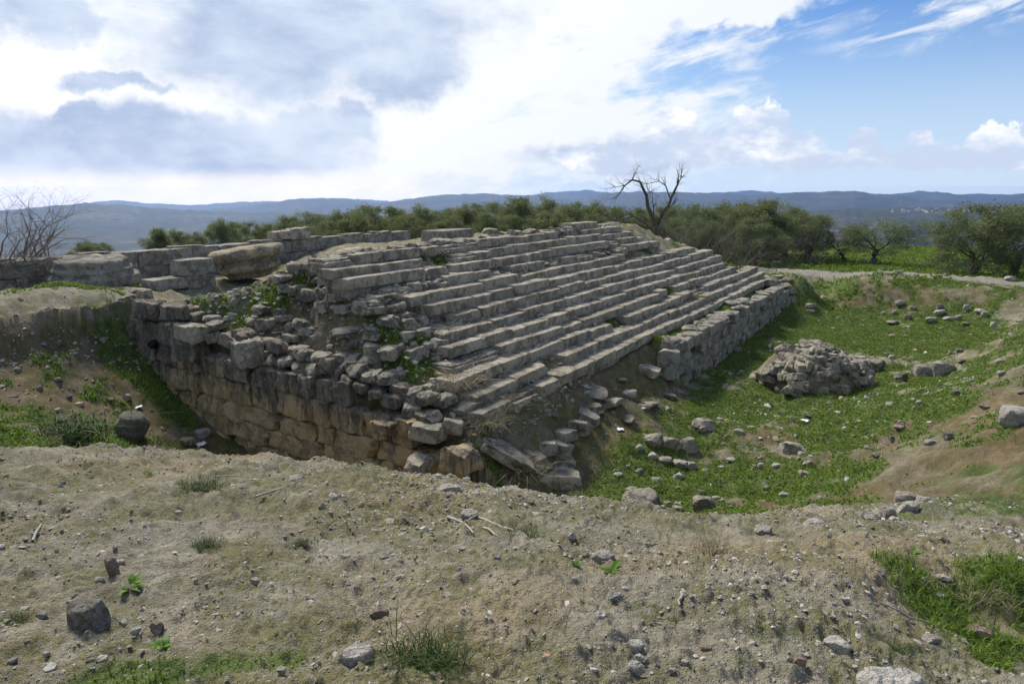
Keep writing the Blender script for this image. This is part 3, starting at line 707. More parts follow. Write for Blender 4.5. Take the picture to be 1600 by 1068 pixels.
# ------------------------------------------------------------------ fallen blocks on the ruined slope: things of their own
def fallen(px, py, w, h, plane, val, mesh, label, yaw=0, tx=0, ty=0, depth=.5, name='fallen_block', cat='stone block'):
    o = special(px, py, w, h, plane, val, mesh, None, I4, yaw, tx, ty, depth, snap=py > 540)
    o.name = name; tag(o, label, cat); return o
fallen(578, 584, 46, 22, 'u', 8.55, PALEB[0], 'pale slanted slab lying at the foot of the ruined slope', .5, .15, .1, .5)
fallen(590, 546, 38, 28, 'u', 8.9, PALEB[1], 'pale pointed block perched above the slanted slab on the ruined slope', .6, .1, -.2, .5)
fallen(520, 555, 36, 30, 'u', 8.5, COREB[3], 'squat grey block on the ruined slope left of the pale pointed block', .3, 0, .1)
fallen(868, 748, 66, 40, 'z', 1.05, PALEB[2], 'mossy flat block lying in the pit at the corner of the wall', .9, .1, .05, .9)
fallen(792, 690, 80, 22, 'v', 5.8, COREB[4], 'big lichen grey slab tilted below the lowest step', .5, .5, .1, 1.0)
fallen(1236, 700, 34, 24, 'z', 1.15, PALEB[3], 'grey squared block standing in the middle of the pit', .7, .1, .2, .5)
fallen(1237, 715, 52, 12, 'z', 1.05, PALEB[4], 'low flat slab at the foot of the grey squared block in the pit', .5, 0, .05, .4)
fallen(912, 356, 38, 13, 'v', 10.7, STEPB[3], 'single block left on top of the highest step', 0, 0, 0, .5)
fallen(889, 366, 24, 17, 'v', 10.3, CORER[3], 'rounded boulder against the end of the top step', .4, 0, 0, .5, 'boulder', 'boulder')
fallen(700, 367, 78, 17, 'v', 13.0, REARB[2], 'long pale slab on the platform behind the top step', 0, 0, 0, .8)
fallen(765, 361, 26, 9, 'v', 13.6, PALEB[0], 'small pale block standing on rubble at the platform edge', 0, .1, 0, .4)

# ------------------------------------------------------------------ the front wall on the pit side
fw = tag(empty('podium_wall', (*xy(24, V_WALL + .2), 1.0)), 'long grey rubble wall below the steps along the grassy pit', 'wall')
fw_inv = Matrix.Translation(fw.location).inverted()
zc = .72
while zc < 2.3:
    hC = rs.uniform(.26, .36); u = 15.5 + rs.uniform(0, .4) + (zc - .9) * .5
    while u < 32.5:
        L = rs.uniform(.38, .85); top = 2.22 - (u - 16) * .014 + .22 * vnoise(np.array([u * .8]), np.array([1.3]), 6)[0]
        if zc + hC * .5 < top:
            up = zc + hC > top - .3
            if not (up and rs.random() < .14):
                put('stone', rs.choice(GREYB), fw, fw_inv, u + L / 2, V_WALL + .2 + rs.gauss(0, .025) + (rs.uniform(-.03, .15) if up else 0), zc + hC / 2, rs.gauss(0, .04), rs.gauss(0, .04), rs.gauss(0, .03), ((L - .015) / .6, 1, (hC - .01) / .33))
        u += L
    zc += hC
special(1045, 570, 20, 52, 'v', 5.5, GREYB[2], fw, fw_inv, 0, 0, .05, .5)
special(1015, 566, 44, 14, 'v', 5.75, PALEB[1], fw, fw_inv, .2, .3, .1, .5, snap=True)
for k in range(30):                                            # ledge between wall and bottom step
    u = rs.uniform(16.5, 31.5); v = rs.uniform(5.55, 6.05); s = rs.uniform(.25, .6)
    put('stone', rs.choice(CORER), fw, fw_inv, u, v, core_z(u, v) + .03, rs.uniform(0, 6), rs.gauss(0, .1), rs.gauss(0, .1), (s * 1.3, s, s * .7))
# earth-covered broken stretch: low courses of rubble at its foot
foot = tag(empty('rubble_footing', (*xy(11, 5.5), 1.3)), 'low broken rubble footing at the foot of the earth slope under the steps', 'wall')
foot_inv = Matrix.Translation(foot.location).inverted()
for px, py, w, h in [(835, 715, 34, 26), (850, 700, 26, 22), (872, 700, 30, 26), (893, 682, 24, 26), (905, 668, 20, 30), (918, 655, 22, 26), (925, 640, 20, 18), (880, 660, 30, 18), (862, 722, 30, 24), (945, 650, 34, 18), (985, 645, 40, 24), (880, 636, 26, 12), (955, 615, 40, 12), (815, 725, 30, 26), (842, 735, 30, 26)]:
    special(px, py, w, h, 'v', 5.62 + rs.uniform(-.08, .12), rs.choice(GREYB + COREB), foot, foot_inv, rs.gauss(0, .25), rs.gauss(0, .15), rs.gauss(0, .15), .5, snap=True)
for k in range(12):
    u = rs.uniform(10, 16); v = rs.uniform(5.1, 6.0); s = rs.uniform(.2, .45)
    put('stone', rs.choice(CORER), foot, foot_inv, u, v, core_z(u, v) + .03, rs.uniform(0, 6), rs.gauss(0, .2), rs.gauss(0, .2), (s * 1.3, s, s * .7))

# ------------------------------------------------------------------ rear wall of squared blocks
rw = tag(empty('rear_wall', (*xy(15, 20.2), 3.4)), 'straight wall of large squared grey blocks behind the column bases', 'wall')
rw_inv = Matrix.Translation(rw.location).inverted()
for c in range(3):
    u = 6.4 + rs.uniform(0, .5); zz = 2.87 + c * .45
    while u < 22.9:
        L = rs.uniform(.9, 1.7); L = min(L, 22.95 - u)
        if L > .2: put('stone', rs.choice(REARB), rw, rw_inv, u + L / 2, 20.2 + rs.gauss(0, .008), zz + .225 + rs.gauss(0, .004), rs.gauss(0, .004), 0, 0, ((L - .012) / 1.2, 1.2, .444 / .45))
        u += L
for k in range(16):
    u = rs.uniform(7, 22); s = rs.uniform(.4, .9)
    put('stone', rs.choice(COREB), rw, rw_inv, u, 20.2 + rs.uniform(-.1, .1), 4.245, rs.gauss(0, .1), 0, 0, (s * 1.6, .9, .22))
for px, py, w, h in [(462, 365, 36, 20), (437, 367, 26, 14), (300, 396, 1, 1)][:2]:
    special(px, py, w, h, 'v', 20.1, PALEB[2], rw, rw_inv, 0, 0, 0, .6)
lw = tag(empty('inner_wall', (*xy(12, 16.5), 3.3)), 'short stretch of squared blocks beside the tilted round base', 'wall')
lw_inv = Matrix.Translation(lw.location).inverted()
for px, py, w, h in [(301, 416, 46, 22), (262, 442, 56, 16), (306, 438, 40, 20)]:
    special(px, py, w, h, 'v', 17.6, rs.choice(REARB), lw, lw_inv, 0, 0, 0, .6)
for o in (wall, fw, foot, rw, lw): o['kind'] = 'thing'
# ------------------------------------------------------------------ column bases and drum on the terrace
def lathe(name, prof, mat, seg=40, amp=.02, seed=0, flute=0):
    V, F = [], []; n = len(prof)
    for k in range(seg):
        a = k / seg * 2 * math.pi
        for r, z in prof:
            q = Vector((r * math.cos(a), r * math.sin(a), z)); q += nz(q, 2.4, seed) * amp * 1.3 + nz(q, 7, seed + 5) * amp * .6; V.append(tuple(q))
    for k in range(seg):
        for j in range(n - 1):
            F.append([k * n + j, ((k + 1) % seg) * n + j, ((k + 1) % seg) * n + j + 1, k * n + j + 1])
    me = bpy.data.meshes.new(name); me.from_pydata(V, [], F); me.materials.append(mat)
    me.polygons.foreach_set('use_smooth', [True] * len(F)); me.validate(); return me
def arcp(cx, cz, r, a0, a1, n): return [(cx + r * math.cos(R(a0 + (a1 - a0) * k / n)), cz + r * math.sin(R(a0 + (a1 - a0) * k / n))) for k in range(n + 1)]
profA = [(.01, 0), (.6, 0), (.98, .01), (1.02, .08), (1.0, .2), (1.01, .27), (.95, .3), (.89, .33), (.88, .40), (.90, .44), (.87, .5), (.80, .53), (.79, .60), (.80, .66), (.76, .72), (.4, .735), (.2, .735), (.01, .735)]
p = at_z(127, 449, 3.52)
cb = link('column_plinth', lathe('column_plinth', profA, M['greywall'], 64, .055, 3), None, (p[0], p[1] + .6, hz(p[0], p[1]) + .0), (R(2), R(-2), 1.0), (1.06, 1.06, 1.0))
tag(cb, 'grey moulded round column base standing flat on the terrace', 'column base')
profB = [(.01, 0), (.4, 0), (.56, .02), (.6, .1), (.66, .17)] + arcp(.70, .29, .11, -85, 75, 6) + [(.70, .42), (.68, .46), (.72, .50), (.84, .54)] + arcp(.84, .68, .15, -75, 90, 8) + [(.8, .84), (.4, .87), (.2, .87), (.01, .87)]
p = at_z(383, 436, 3.45)
cc = link('round_base', lathe('round_base', profB, M['yellow'], 72, .026, 8), None, (p[0], p[1] + .5, max(3.42, hz(p[0], p[1] + .2) - .02)), (R(-4), R(-7), .4), (1.08, 1.08, 1.08))
tag(cc, 'tilted yellowish round moulded base, wider at its rim, on the terrace', 'column base')
profC = [(.01, 0), (.7, 0), (.80, .05), (.82, .22), (.78, .29), (.4, .32), (.01, .33)]
p = at_z(560, 386, 4.42)
dr = link('column_drum', lathe('column_drum', profC, M['yellow'], 40, .025, 12), None, (p[0], p[1] + .55, hz(p[0], p[1] + .55) - .02), (R(7), R(2), .2))
tag(dr, 'flat pale drum lying on the platform rubble behind the steps', 'column drum')

# ------------------------------------------------------------------ stone heap in the pit
hc = at_z(1272, 603, .95)
heap = tag(empty('masonry_stump', tuple(hc)), 'rough heap of core masonry standing on the pit grass', 'masonry heap')
rh = random.Random(9)
def dome(a, t):                                # t: 0 at the rim, 1 at the top
    rx, ry = 1.35, 1.15; k = math.cos(t * PI2) ** .8 if t < 1 else 0
    wob = 1 + .12 * math.sin(3 * a + 1) + .08 * math.sin(5 * a)
    hgt = 1.1 * math.sin(t * PI2) ** .8 * (1 - .35 * max(0, math.cos(a)) * (1 - t * .4))
    return Vector((rx * k * math.cos(a) * wob + .12 * t, ry * k * math.sin(a) * wob, hgt - .06))
V = [dome(a / 28 * 2 * math.pi, t / 8) + Vector((rh.uniform(-.04, .04), rh.uniform(-.04, .04), rh.uniform(-.03, .03))) for t in range(9) for a in range(28)]
F = [[t * 28 + a, t * 28 + (a + 1) % 28, (t + 1) * 28 + (a + 1) % 28, (t + 1) * 28 + a] for t in range(8) for a in range(28)]
me = bpy.data.meshes.new('earth_core'); me.from_pydata([tuple(v) for v in V], [], F); me.materials.append(M['earth']); me.polygons.foreach_set('use_smooth', [True] * len(F))
link('earth_core', me, heap)
for k in range(150):
    t = rh.uniform(.0, .97) ** .9; a = rh.uniform(0, 2 * math.pi)
    if rh.random() < .65: a = -abs(a - math.pi) if a < math.pi else -(a - math.pi)
    q = dome(a, t); s = rh.uniform(.2, .36); me = rh.choice(CORER[:6] + LOOSE[:2] + COREB + PALEB); dm = dims(me)
    link('stone', me, heap, q * 1.0 + Vector((0, 0, .0)), (rh.gauss(0, .2), rh.gauss(0, .2), rh.uniform(0, 6)), (s * 1.35 / dm[0], s * 1.1 / dm[1], s * rh.uniform(.6, .95) / dm[2]))
for px, py, w in [(1248, 602, .42), (1282, 607, .38), (1312, 606, .4), (1285, 585, .5)]:
    q = at_y(px, py, hc[1] - 1.0) - hc
    link('stone', rh.choice(PALEB), heap, tuple(q), (rh.gauss(0, .1), rh.gauss(0, .1), rh.uniform(-.5, .5)), (w / .6, .8, .8))

# ------------------------------------------------------------------ stones one can tell apart
def loose(px, py, w, h, label, mat='loose', name='loose_stone', cat='stone', kind='rock', yaw=None, sink=.25, group=None, tx=0, ty=0):
    g = ground(px, py + h * .3)
    if g is None: return
    d0 = math.dist(g, (0, 0, CAMZ)); W = w / FPX * d0; Hh = h / FPX * d0
    k = rh.randrange(1000)
    key = (mat, kind, k % 7)
    if w > 50: key = key + (px,)
    if key not in LCACHE: LCACHE[key] = rock_mesh(name, M[mat], 300 + k % 7 + len(LCACHE), 4 if w > 50 else 3, .7, .13 if w > 50 else .12, 4 if w > 50 else 12) if kind == 'rock' else block_mesh(name, 1, .8, .6, M[mat], 400 + k % 7, 4, .05, .04, .2)
    me = LCACHE[key]; d = dims(me)
    vert = Hh * 1.05
    o = link(name, me, None, (g[0], g[1], g[2] + vert * (.5 - sink)), (tx + rh.gauss(0, .06), ty + rh.gauss(0, .06), rh.uniform(-.5, .5) if yaw is None else yaw), (W / d[0], W * .75 / d[1], vert / d[2]))
    tag(o, label, cat, group); return o
LCACHE = {}
SINGLES = [
 (140, 966, 54, 46, 'dark brown rounded stone, the biggest lone stone on the earth bank', 'darkstone'), (560, 1026, 52, 26, 'white angular slab near the large dark grass tuft', 'loose'), (1392, 1066, 84, 24, 'broad flat pale stone cut off at the bottom edge', 'loose'),
 (248, 979, 20, 16, 'small tan stone beside the dark rounded stone', 'redstone'), (213, 987, 13, 10, 'small round white stone near the dark rounded stone', 'loose'), (178, 890, 18, 34, 'upright brownish flake standing on edge in the earth', 'redstone'),
 (155, 907, 14, 11, 'little pale chip beside the upright brownish flake', 'loose'), (372, 763, 32, 14, 'white flat flake beside the grass tuft at the trench edge', 'loose'), (462, 748, 24, 9, 'thin pale flake lying at the trench edge', 'loose'),
 (594, 958, 28, 20, 'pinkish stone in the middle of the bank', 'redstone'), (940, 871, 36, 20, 'pale grey slab beside a square tan chip', 'loose'), (914, 870, 14, 11, 'square tan chip beside the pale grey slab', 'redstone'),
 (962, 931, 24, 11, 'long white stone on bare gravel', 'loose'), (938, 967, 20, 22, 'grey wedge of stone right of a mossy hollow', 'loose'), (990, 1008, 28, 16, 'pale stone near the bottom, above another of its size', 'loose'), (991, 1043, 22, 16, 'light stone with a flat top at the very bottom', 'loose'),
 (732, 805, 30, 18, 'grey stone at the end of a dry stick', 'loose'), (836, 806, 22, 12, 'low grey stone beyond the dry sticks', 'loose'), (874, 805, 11, 13, 'small upright whitish stone on the bank', 'loose'), (703, 762, 36, 11, 'low whitish slab near the crest of the bank', 'loose'),
 (285, 874, 26, 13, 'pale stone below the thin grass tuft', 'loose'), (1172, 930, 13, 13, 'white three-cornered chip on the gravel', 'loose'), (1310, 1007, 34, 15, 'rounded whitish stone on the lower right bank', 'loose'),
 (1102, 1012, 18, 9, 'orange potsherd lying flat near the small grass tuft', 'redstone'), (1250, 1035, 16, 18, 'square orange brown sherd low on the bank', 'redstone'), (1455, 1001, 24, 18, 'grey angular stone at the edge of the green hollow', 'loose'), (1530, 990, 30, 18, 'tan rounded stone sunk in the green hollow', 'redstone'),
 (1000, 784, 64, 32, 'big pale boulder on the crest of the bank above the pit', 'core'), (1098, 790, 34, 30, 'lichen grey boulder in the grass beyond the big pale boulder', 'core'), (1270, 819, 32, 15, 'whitish stone on the crest, right one of two', 'loose'), (1243, 822, 24, 14, 'whitish stone on the crest, left one of two', 'loose'), (1192, 828, 28, 13, 'white wedge of stone on the crest beside the pit grass', 'loose'),
 (1345, 824, 12, 12, 'tiny white stone on the crest left of the stone row', 'loose'), (1362, 808, 30, 17, 'left end stone of the row edging the bank', 'core'), (1388, 803, 22, 20, 'pale stone, second in the row edging the bank', 'loose'), (1418, 796, 30, 22, 'middle stone of the row edging the bank', 'loose'), (1412, 780, 40, 22, 'brownish stone behind the middle of the row edging the bank', 'core'), (1442, 786, 24, 20, 'right end stone of the row edging the bank', 'loose'), (1398, 812, 14, 9, 'small white stone below the row edging the bank', 'loose'),
 (1022, 690, 32, 26, 'left one of three big stones in the pit row', 'core'), (1046, 694, 32, 22, 'middle one of three big stones in the pit row', 'core'), (1076, 697, 30, 24, 'right one of three big stones in the pit row', 'core'), (1021, 712, 18, 11, 'left end of the low pale stone line in the pit', 'loose'), (1040, 719, 24, 10, 'second stone of the low pale line in the pit', 'loose'), (1062, 724, 26, 11, 'third stone of the low pale line in the pit', 'loose'), (1083, 727, 16, 12, 'right end of the low pale stone line in the pit', 'loose'), (1000, 700, 16, 13, 'small stone left of the pit row', 'loose'),
 (1100, 663, 36, 16, 'flat grey stone on the bare slope left of the masonry heap', 'core'), (985, 617, 26, 16, 'pale angular stone on the earth slope under the steps', 'loose'), (1062, 745, 18, 14, 'pale stone low in the pit before the row', 'loose'), (1440, 580, 30, 18, 'grey boulder, left of a pair right of the heap', 'core'), (1466, 577, 36, 20, 'grey boulder, right of a pair right of the heap', 'core'), (1409, 590, 18, 15, 'round boulder between the heap and the boulder pair', 'core'),
 (1340, 566, 22, 18, 'whitest stone, resting on the right shoulder of the heap', 'loose'), (1366, 571, 30, 18, 'grey stone at the right end of the heap', 'core'), (1582, 652, 36, 28, 'pale rough rock sticking out of the right hand bank', 'loose'),
 (205, 666, 54, 36, 'mossy dark boulder on the rim of the trench', 'darkstone'), (200, 620, 12, 9, 'white stone in the trench grass', 'loose'), (315, 677, 26, 14, 'pale stone at the foot of the ashlar wall', 'loose'), (295, 690, 22, 14, 'grey stone low in the trench', 'core'), (1578, 436, 14, 8, 'white block by the path near the big olive tree', 'loose'),
 (1430, 700, 0, 0, '', 'loose')][:-1]
for a in SINGLES: loose(*a[:5], mat=a[5])
# pale rubble by the path and across the field
for k in range(12):
    loose(1168 + k * 4.5 + rh.uniform(-2, 2), 409 + rh.uniform(-5, 5), rh.uniform(7, 12), rh.uniform(4, 7), 'reddish grey stone in the low pile behind the end of the steps', 'redstone' if k % 2 else 'core', group='stone pile behind the steps')
for k in range(18):
    loose(rh.uniform(1370, 1480), 427 + rh.uniform(-5, 4), rh.uniform(4, 9), rh.uniform(3, 5), 'small grey stone in the strewn line across the field beside the path', 'core', group='strewn stones beside the path')
for k in range(10):
    loose(rh.uniform(1250, 1280), 416 + rh.uniform(-3, 3), rh.uniform(4, 7), rh.uniform(3, 4), 'tiny pale stone in the grass behind the path', 'loose', group='pale stones in the field grass')
# strewn stones of the pit and the banks, nothing tells them apart
for k in range(80):
    px, py = rh.choice([(rh.uniform(1090, 1290), rh.uniform(640, 800)), (rh.uniform(1380, 1600), rh.uniform(540, 700)), (rh.uniform(930, 1230), rh.uniform(720, 810)), (rh.uniform(1260, 1560), rh.uniform(470, 520))])
    loose(px, py, rh.uniform(6, 18), rh.uniform(4, 10), 'small grey stone strewn over the floor of the grassy pit', rh.choice(('loose', 'core')), group='small stones strewn over the pit')
for k in range(16):
    loose(rh.uniform(40, 330), rh.uniform(520, 700), rh.uniform(5, 13), rh.uniform(4, 8), 'small stone strewn over the trench slope', rh.choice(('loose', 'core')), group='small stones of the trench slope')
for k in range(84):
    py = rh.uniform(0, 1) ** .8 * 310 + 750; px = rh.uniform(0, 1600)
    if py < 850 and px > 1250: continue
    s = rh.uniform(7, 15) * (.7 + .5 * (py - 740) / 320)
    loose(px, py, s, s * rh.uniform(.4, .7), 'small pale stone strewn over the bare earth bank', 'loose', group='small stones strewn over the bank', sink=.3)
# ------------------------------------------------------------------ plants
def tubes(segs, sides=5):
    """segs: list of (points, radii); one joined tube mesh"""
    V, F = [], []
    for pts, rad in segs:
        b = len(V); n = len(pts)
        for k in range(n):
            a = (pts[min(k + 1, n - 1)] - pts[max(k - 1, 0)])
            a = a / (np.linalg.norm(a) + 1e-9); ref = np.array((0, 0, 1.)) if abs(a[2]) < .9 else np.array((1., 0, 0))
            x = np.cross(a, ref); x /= np.linalg.norm(x); y = np.cross(a, x)
            for s in range(sides):
                t = s / sides * 2 * math.pi; V.append(pts[k] + (x * math.cos(t) + y * math.sin(t)) * rad[k])
        for k in range(n - 1):
            for s in range(sides): F.append((b + k * sides + s, b + k * sides + (s + 1) % sides, b + (k + 1) * sides + (s + 1) % sides, b + (k + 1) * sides + s))
    return np.array(V), np.array(F)
def grow(r, p, d, L, rad, depth, segs, tips, spread=.6, up=.12, wig=.25, kids=(2, 3), shrink=.72, n=4):
    pts = [p]; rr = [rad]; q = p.copy(); dd = d / np.linalg.norm(d)
    for k in range(n):
        dd = dd + np.array([r.gauss(0, wig), r.gauss(0, wig), r.gauss(0, wig) + up]) ; dd /= np.linalg.norm(dd)
        q = q + dd * L / n; pts.append(q.copy()); rr.append(rad * (1 - .45 * (k + 1) / n))
    segs.append((pts, rr)); 
    if depth == 0: tips.append((q, dd)); return
    tips_mid = pts[n // 2]
    if depth <= 1: tips.append((tips_mid, dd))
    for _ in range(r.randint(*kids)):
        e = dd + np.array([r.gauss(0, spread), r.gauss(0, spread), r.gauss(0, spread) * .7 + up])
        s = pts[-1] if r.random() < .6 else pts[r.randint(max(1, n - 2), n)]
        grow(r, s.copy(), e, L * shrink * r.uniform(.75, 1.2), rr[-1] * .8, depth - 1, segs, tips, spread, up, wig, kids, shrink, n)
def leaf_cloud(r2, centers, n, sig, ln, wd, mat, name='crown', upbias=.2):
    """n small two-sided leaf blades spread around the given twig ends"""
    C = np.array(centers); k = r2.integers(0, len(C), n)
    w = r2.random(len(C)) * .6 + .7
    P = C[k] + r2.normal(0, 1, (n, 3)) * (sig * w[k])[:, None] * np.array((1, 1, .75))
    a = r2.normal(0, 1, (n, 3)); a[:, 2] += upbias; a /= np.linalg.norm(a, axis=1)[:, None]
    b = np.cross(a, r2.normal(0, 1, (n, 3))); b /= np.linalg.norm(b, axis=1)[:, None]
    L = (ln * r2.uniform(.6, 1.3, n))[:, None]; W = (wd * r2.uniform(.7, 1.2, n))[:, None]
    V = np.stack([P - a * L * .5, P + b * W * .5, P + a * L * .5, P - b * W * .5], 1).reshape(-1, 3)
    F = np.arange(n * 4).reshape(n, 4)
    clump = np.repeat(np.clip(r2.normal(.45, .25, len(C)), 0, 1)[k] * .6 + r2.random(n) * .4, 4)
    return mesh_np(name, V, F, mat, False, dict(rnd=clump))
def olive_variant(seed, h=4.0, wide=1.0, leaves=9000, low=False):
    r = random.Random(seed); r2 = np.random.default_rng(seed); segs, tips = [], []
    p = np.zeros(3); base = []
    n0 = r.randint(1, 2) if not low else 3
    for t in range(n0):
        d = np.array([r.gauss(0, .22), r.gauss(0, .22), 1.])
        L0 = h * (.2 if low else .26)
        pts = [p + np.array([r.gauss(0, .06), r.gauss(0, .06), -.15])]; rr = [.24 / n0 ** .5 * h / 4]
        for k in range(4):
            pts.append(pts[-1] + d / np.linalg.norm(d) * (L0 + .15) / 4 + np.array([r.gauss(0, .05), r.gauss(0, .05), 0])); rr.append(rr[0] * (.85 - .1 * k))
        segs.append((pts, rr))
        for _ in range(r.randint(4, 5) if n0 == 1 else 3):
            a = r.uniform(0, 2 * math.pi); e = np.array([math.cos(a) * .8 * wide, math.sin(a) * .8 * wide, r.uniform(.35, 1.0)])
            grow(r, pts[-1].copy(), e, h * .27, rr[-1] * .6, 3, segs, tips, .55, .1, .22, (2, 3), .72, 3)
    T = np.array([t[0] for t in tips]); top = T[:, 2].max(); sc = (h * .93) / top
    V, F = tubes(segs, 5); V = V * np.array((sc, sc, sc)); T = T * sc
    trunk = mesh_np('trunk', V, F, M['bark'], True)
    m = 70; a = r2.uniform(0, 6.283, m); t = r2.random(m) ** 1.15; rr_ = (r2.random(m) ** .45) * np.sin(np.clip(t * .9 + .1, 0, 1) * math.pi) ** .45
    C = np.stack([np.cos(a) * rr_ * h * .36 * wide, np.sin(a) * rr_ * h * .36 * wide, (.12 + .80 * t) * h], 1) if low else np.stack([np.cos(a) * rr_ * h * .38 * wide, np.sin(a) * rr_ * h * .38 * wide, (.2 + .72 * t) * h], 1)
    C = C + r2.normal(0, .12, C.shape); C = np.concatenate([C, T[r2.integers(0, len(T), 45)]])
    crown = leaf_cloud(r2, C, leaves, .20 * h / 4, .14, .045, M['olive'])
    return trunk, crown
OLIVE = [olive_variant(500 + k, 4.0, (1.0, 1.25, .9, 1.1, 1.3)[k], 18000, k in (0, 1, 3)) for k in range(5)]
SPARSE = olive_variant(520, 3.6, 1.3, 8000, False)
def tree(px, Y, hgt, label, var, sx=1.0, rot=0, group=None, z=None, name='olive_tree', zoff=0):
    x = (px - 800) / FPX; p = at_y(px, 300, Y); X = p[0]
    zz = (hz(X, Y) if z is None else z) + zoff
    t = empty(name, (X, Y, zz)); tag(t, label, 'tree', group); t.rotation_euler = (0, 0, rot); s = hgt / 4.0; t.scale = (s * sx, s * sx, s)
    tr, cr = var; link('trunk', tr, t); link('crown', cr, t); return t
rt = random.Random(77)
# grove behind the temple: (photo column, distance, height); tops taken from the tree line
def top_h(px, topy, Y):                               # height so that the crown reaches photo row topy
    X = at_y(px, 300, Y)[0]; return at_y(px, topy, Y)[2] - hz(X, Y)
GROVE = [(120, 372, 44), (150, 374, 46), (238, 352, 40), (262, 355, 43), (296, 357, 45), (345, 338, 40), (385, 342, 43), (415, 345, 46), (452, 332, 40), (490, 326, 44), (530, 325, 40), (570, 316, 42), (612, 318, 46), (650, 318, 40), (690, 320, 44), (730, 315, 41), (770, 312, 46), (815, 304, 40), (850, 306, 44), (890, 311, 42),
         (925, 312, 47), (965, 318, 44), (1000, 320, 48), (1050, 316, 46), (1090, 314, 42), (1130, 312, 46), (1165, 312, 42), (1205, 308, 40), (1235, 318, 44), (1268, 325, 41), (555, 330, 36), (640, 332, 36), (760, 328, 36), (860, 326, 36), (470, 345, 36), (700, 335, 38), (800, 330, 38), (930, 330, 38), (1185, 335, 37), (1100, 335, 38)]
LEFT_TREES = ['lowest olive beyond the rear wall, just right of the bare tree', 'low olive beyond the rear wall overlapping the one by the bare tree', 'round dark olive, first of the group seen against the valley', 'olive in the middle of the small group against the valley', 'olive at the right end of the small group against the valley', 'tall olive above the tilted round base, left end of the grove', 'olive of the grove behind the rear wall, above the tilted round base', 'olive of the grove just left of the blocks on the rear wall']
for k, (px, ty, Y) in enumerate(GROVE):
    far = px > 430
    tree(px, Y, top_h(px, ty + 5, Y) / .97, 'dense grey green olive tree in the grove behind the temple steps' if far else LEFT_TREES[k], OLIVE[k % 5], rt.uniform(.95, 1.25), rt.uniform(0, 6.28), 'olive grove behind the steps' if far else 'olive trees beyond the rear wall')
def gtree(px, py, topy, label, var, sx, rot, **kw):
    g = ground(px, py); h = at_y(px, topy, g[1])[2] - g[2]
    return tree(px, g[1], h / .97, label, var, sx, rot, z=g[2] - .03, **kw)
gtree(1380, 413, 332, 'airy spreading olive tree alone in the green field behind the path', SPARSE, 1.35, .6)
gtree(1538, 431, 318, 'large bushy olive tree beside the path, widest of the field trees', OLIVE[1], 1.35, 2.0)
gtree(1605, 430, 322, 'dark olive tree cut off by the photo edge behind the path', OLIVE[3], 1.25, 4.0)
gtree(1440, 379, 342, 'small round olive tree alone on the far rim of the green field', OLIVE[0], 1.5, 1.0)
gtree(1330, 408, 348, 'small thin olive tree left of the airy olive in the field', SPARSE, 1.2, 3.0)
# bare grey bushes
def bare_variant(seed, h=3.0, stems=9, depth=3, rad=.035, spread=.45, up=.08):
    r = random.Random(seed); segs, tips = [], []
    for k in range(stems):
        a = r.uniform(0, 6.28); e = np.array([math.cos(a) * .5, math.sin(a) * .5, r.uniform(.6, 1.2)])
        grow(r, np.array([math.cos(a) * .12, math.sin(a) * .12, -.1]), e, h * .36, rad, depth, segs, tips, spread, up, .16, (2, 3), .72, 3)
    V, F = tubes(segs, 3); V *= h / V[:, 2].max(); return mesh_np('branches', V, F, M['twig'], False)
BARE = [bare_variant(600 + k, 3.0) for k in range(3)]
for k, (px, ty, Y) in enumerate([(1075, 330, 35), (1105, 325, 36), (1060, 350, 34), (1135, 335, 35), (1165, 350, 34.5), (1215, 360, 36), (1240, 352, 36), (645, 322, 39), (660, 330, 38), (795, 304, 43), (1285, 340, 38), (1190, 365, 34.5)]):
    X = at_y(px, 300, Y)[0]; z = hz(X, Y); h = at_y(px, ty, Y)[2] - z
    b = link('bare_bush', BARE[k % 3], None, (X, Y, z), (0, 0, rt.uniform(0, 6)), (h / 3 * rt.uniform(.8, 1.1),) * 2 + (h / 3,))
    tag(b, 'leafless grey brown bush standing among the olives behind the steps', 'bush', 'leafless bushes behind the steps')
# the dead tree: limbs follow the photograph at 33 m
def limb(pxs, Y, r0, r1, dep=0):
    pts = [at_y(px, py, Y + dep * k / max(1, len(pxs) - 1)) for k, (px, py) in enumerate(pxs)]
    return (pts, list(np.linspace(r0 * .72, r1 * .72, len(pts))))
YD = 33.0; gx = at_y(1027, 300, YD)[0]; gz = hz(gx, YD)
bs = np.array((gx, YD, gz))
L = [limb([(1024, 402), (1026, 388), (1028, 372), (1026, 352)], YD, .24, .2),
     limb([(1026, 355), (1020, 340), (1012, 322), (1010, 305), (1006, 297), (1000, 284), (988, 281), (976, 290), (965, 306)], YD, .15, .03, -1.2),
     limb([(1027, 355), (1034, 335), (1044, 322), (1050, 306), (1058, 290), (1060, 276)], YD, .16, .05, .8), limb([(1058, 290), (1064, 278), (1065, 267)], YD + .6, .05, .02),
     limb([(1048, 312), (1040, 290), (1030, 283), (1012, 287)], YD + .5, .05, .02, -.6), limb([(1010, 305), (1016, 300), (1012, 297)], YD - .6, .06, .02), limb([(1022, 345), (1021, 325), (1019, 305)], YD, .06, .02, .8),
     limb([(988, 281), (992, 272), (998, 260)], YD - 1, .03, .01), limb([(976, 290), (962, 292), (948, 296)], YD - 1.2, .03, .01), limb([(1026, 372), (1010, 350), (990, 338), (965, 345), (940, 342)], YD, .08, .015, -1.5), limb([(1026, 362), (1000, 352), (985, 355), (960, 362)], YD, .06, .015, -1),
     limb([(1036, 335), (1050, 320), (1056, 312)], YD, .05, .015, -.5)]
rd = random.Random(4); segs = []
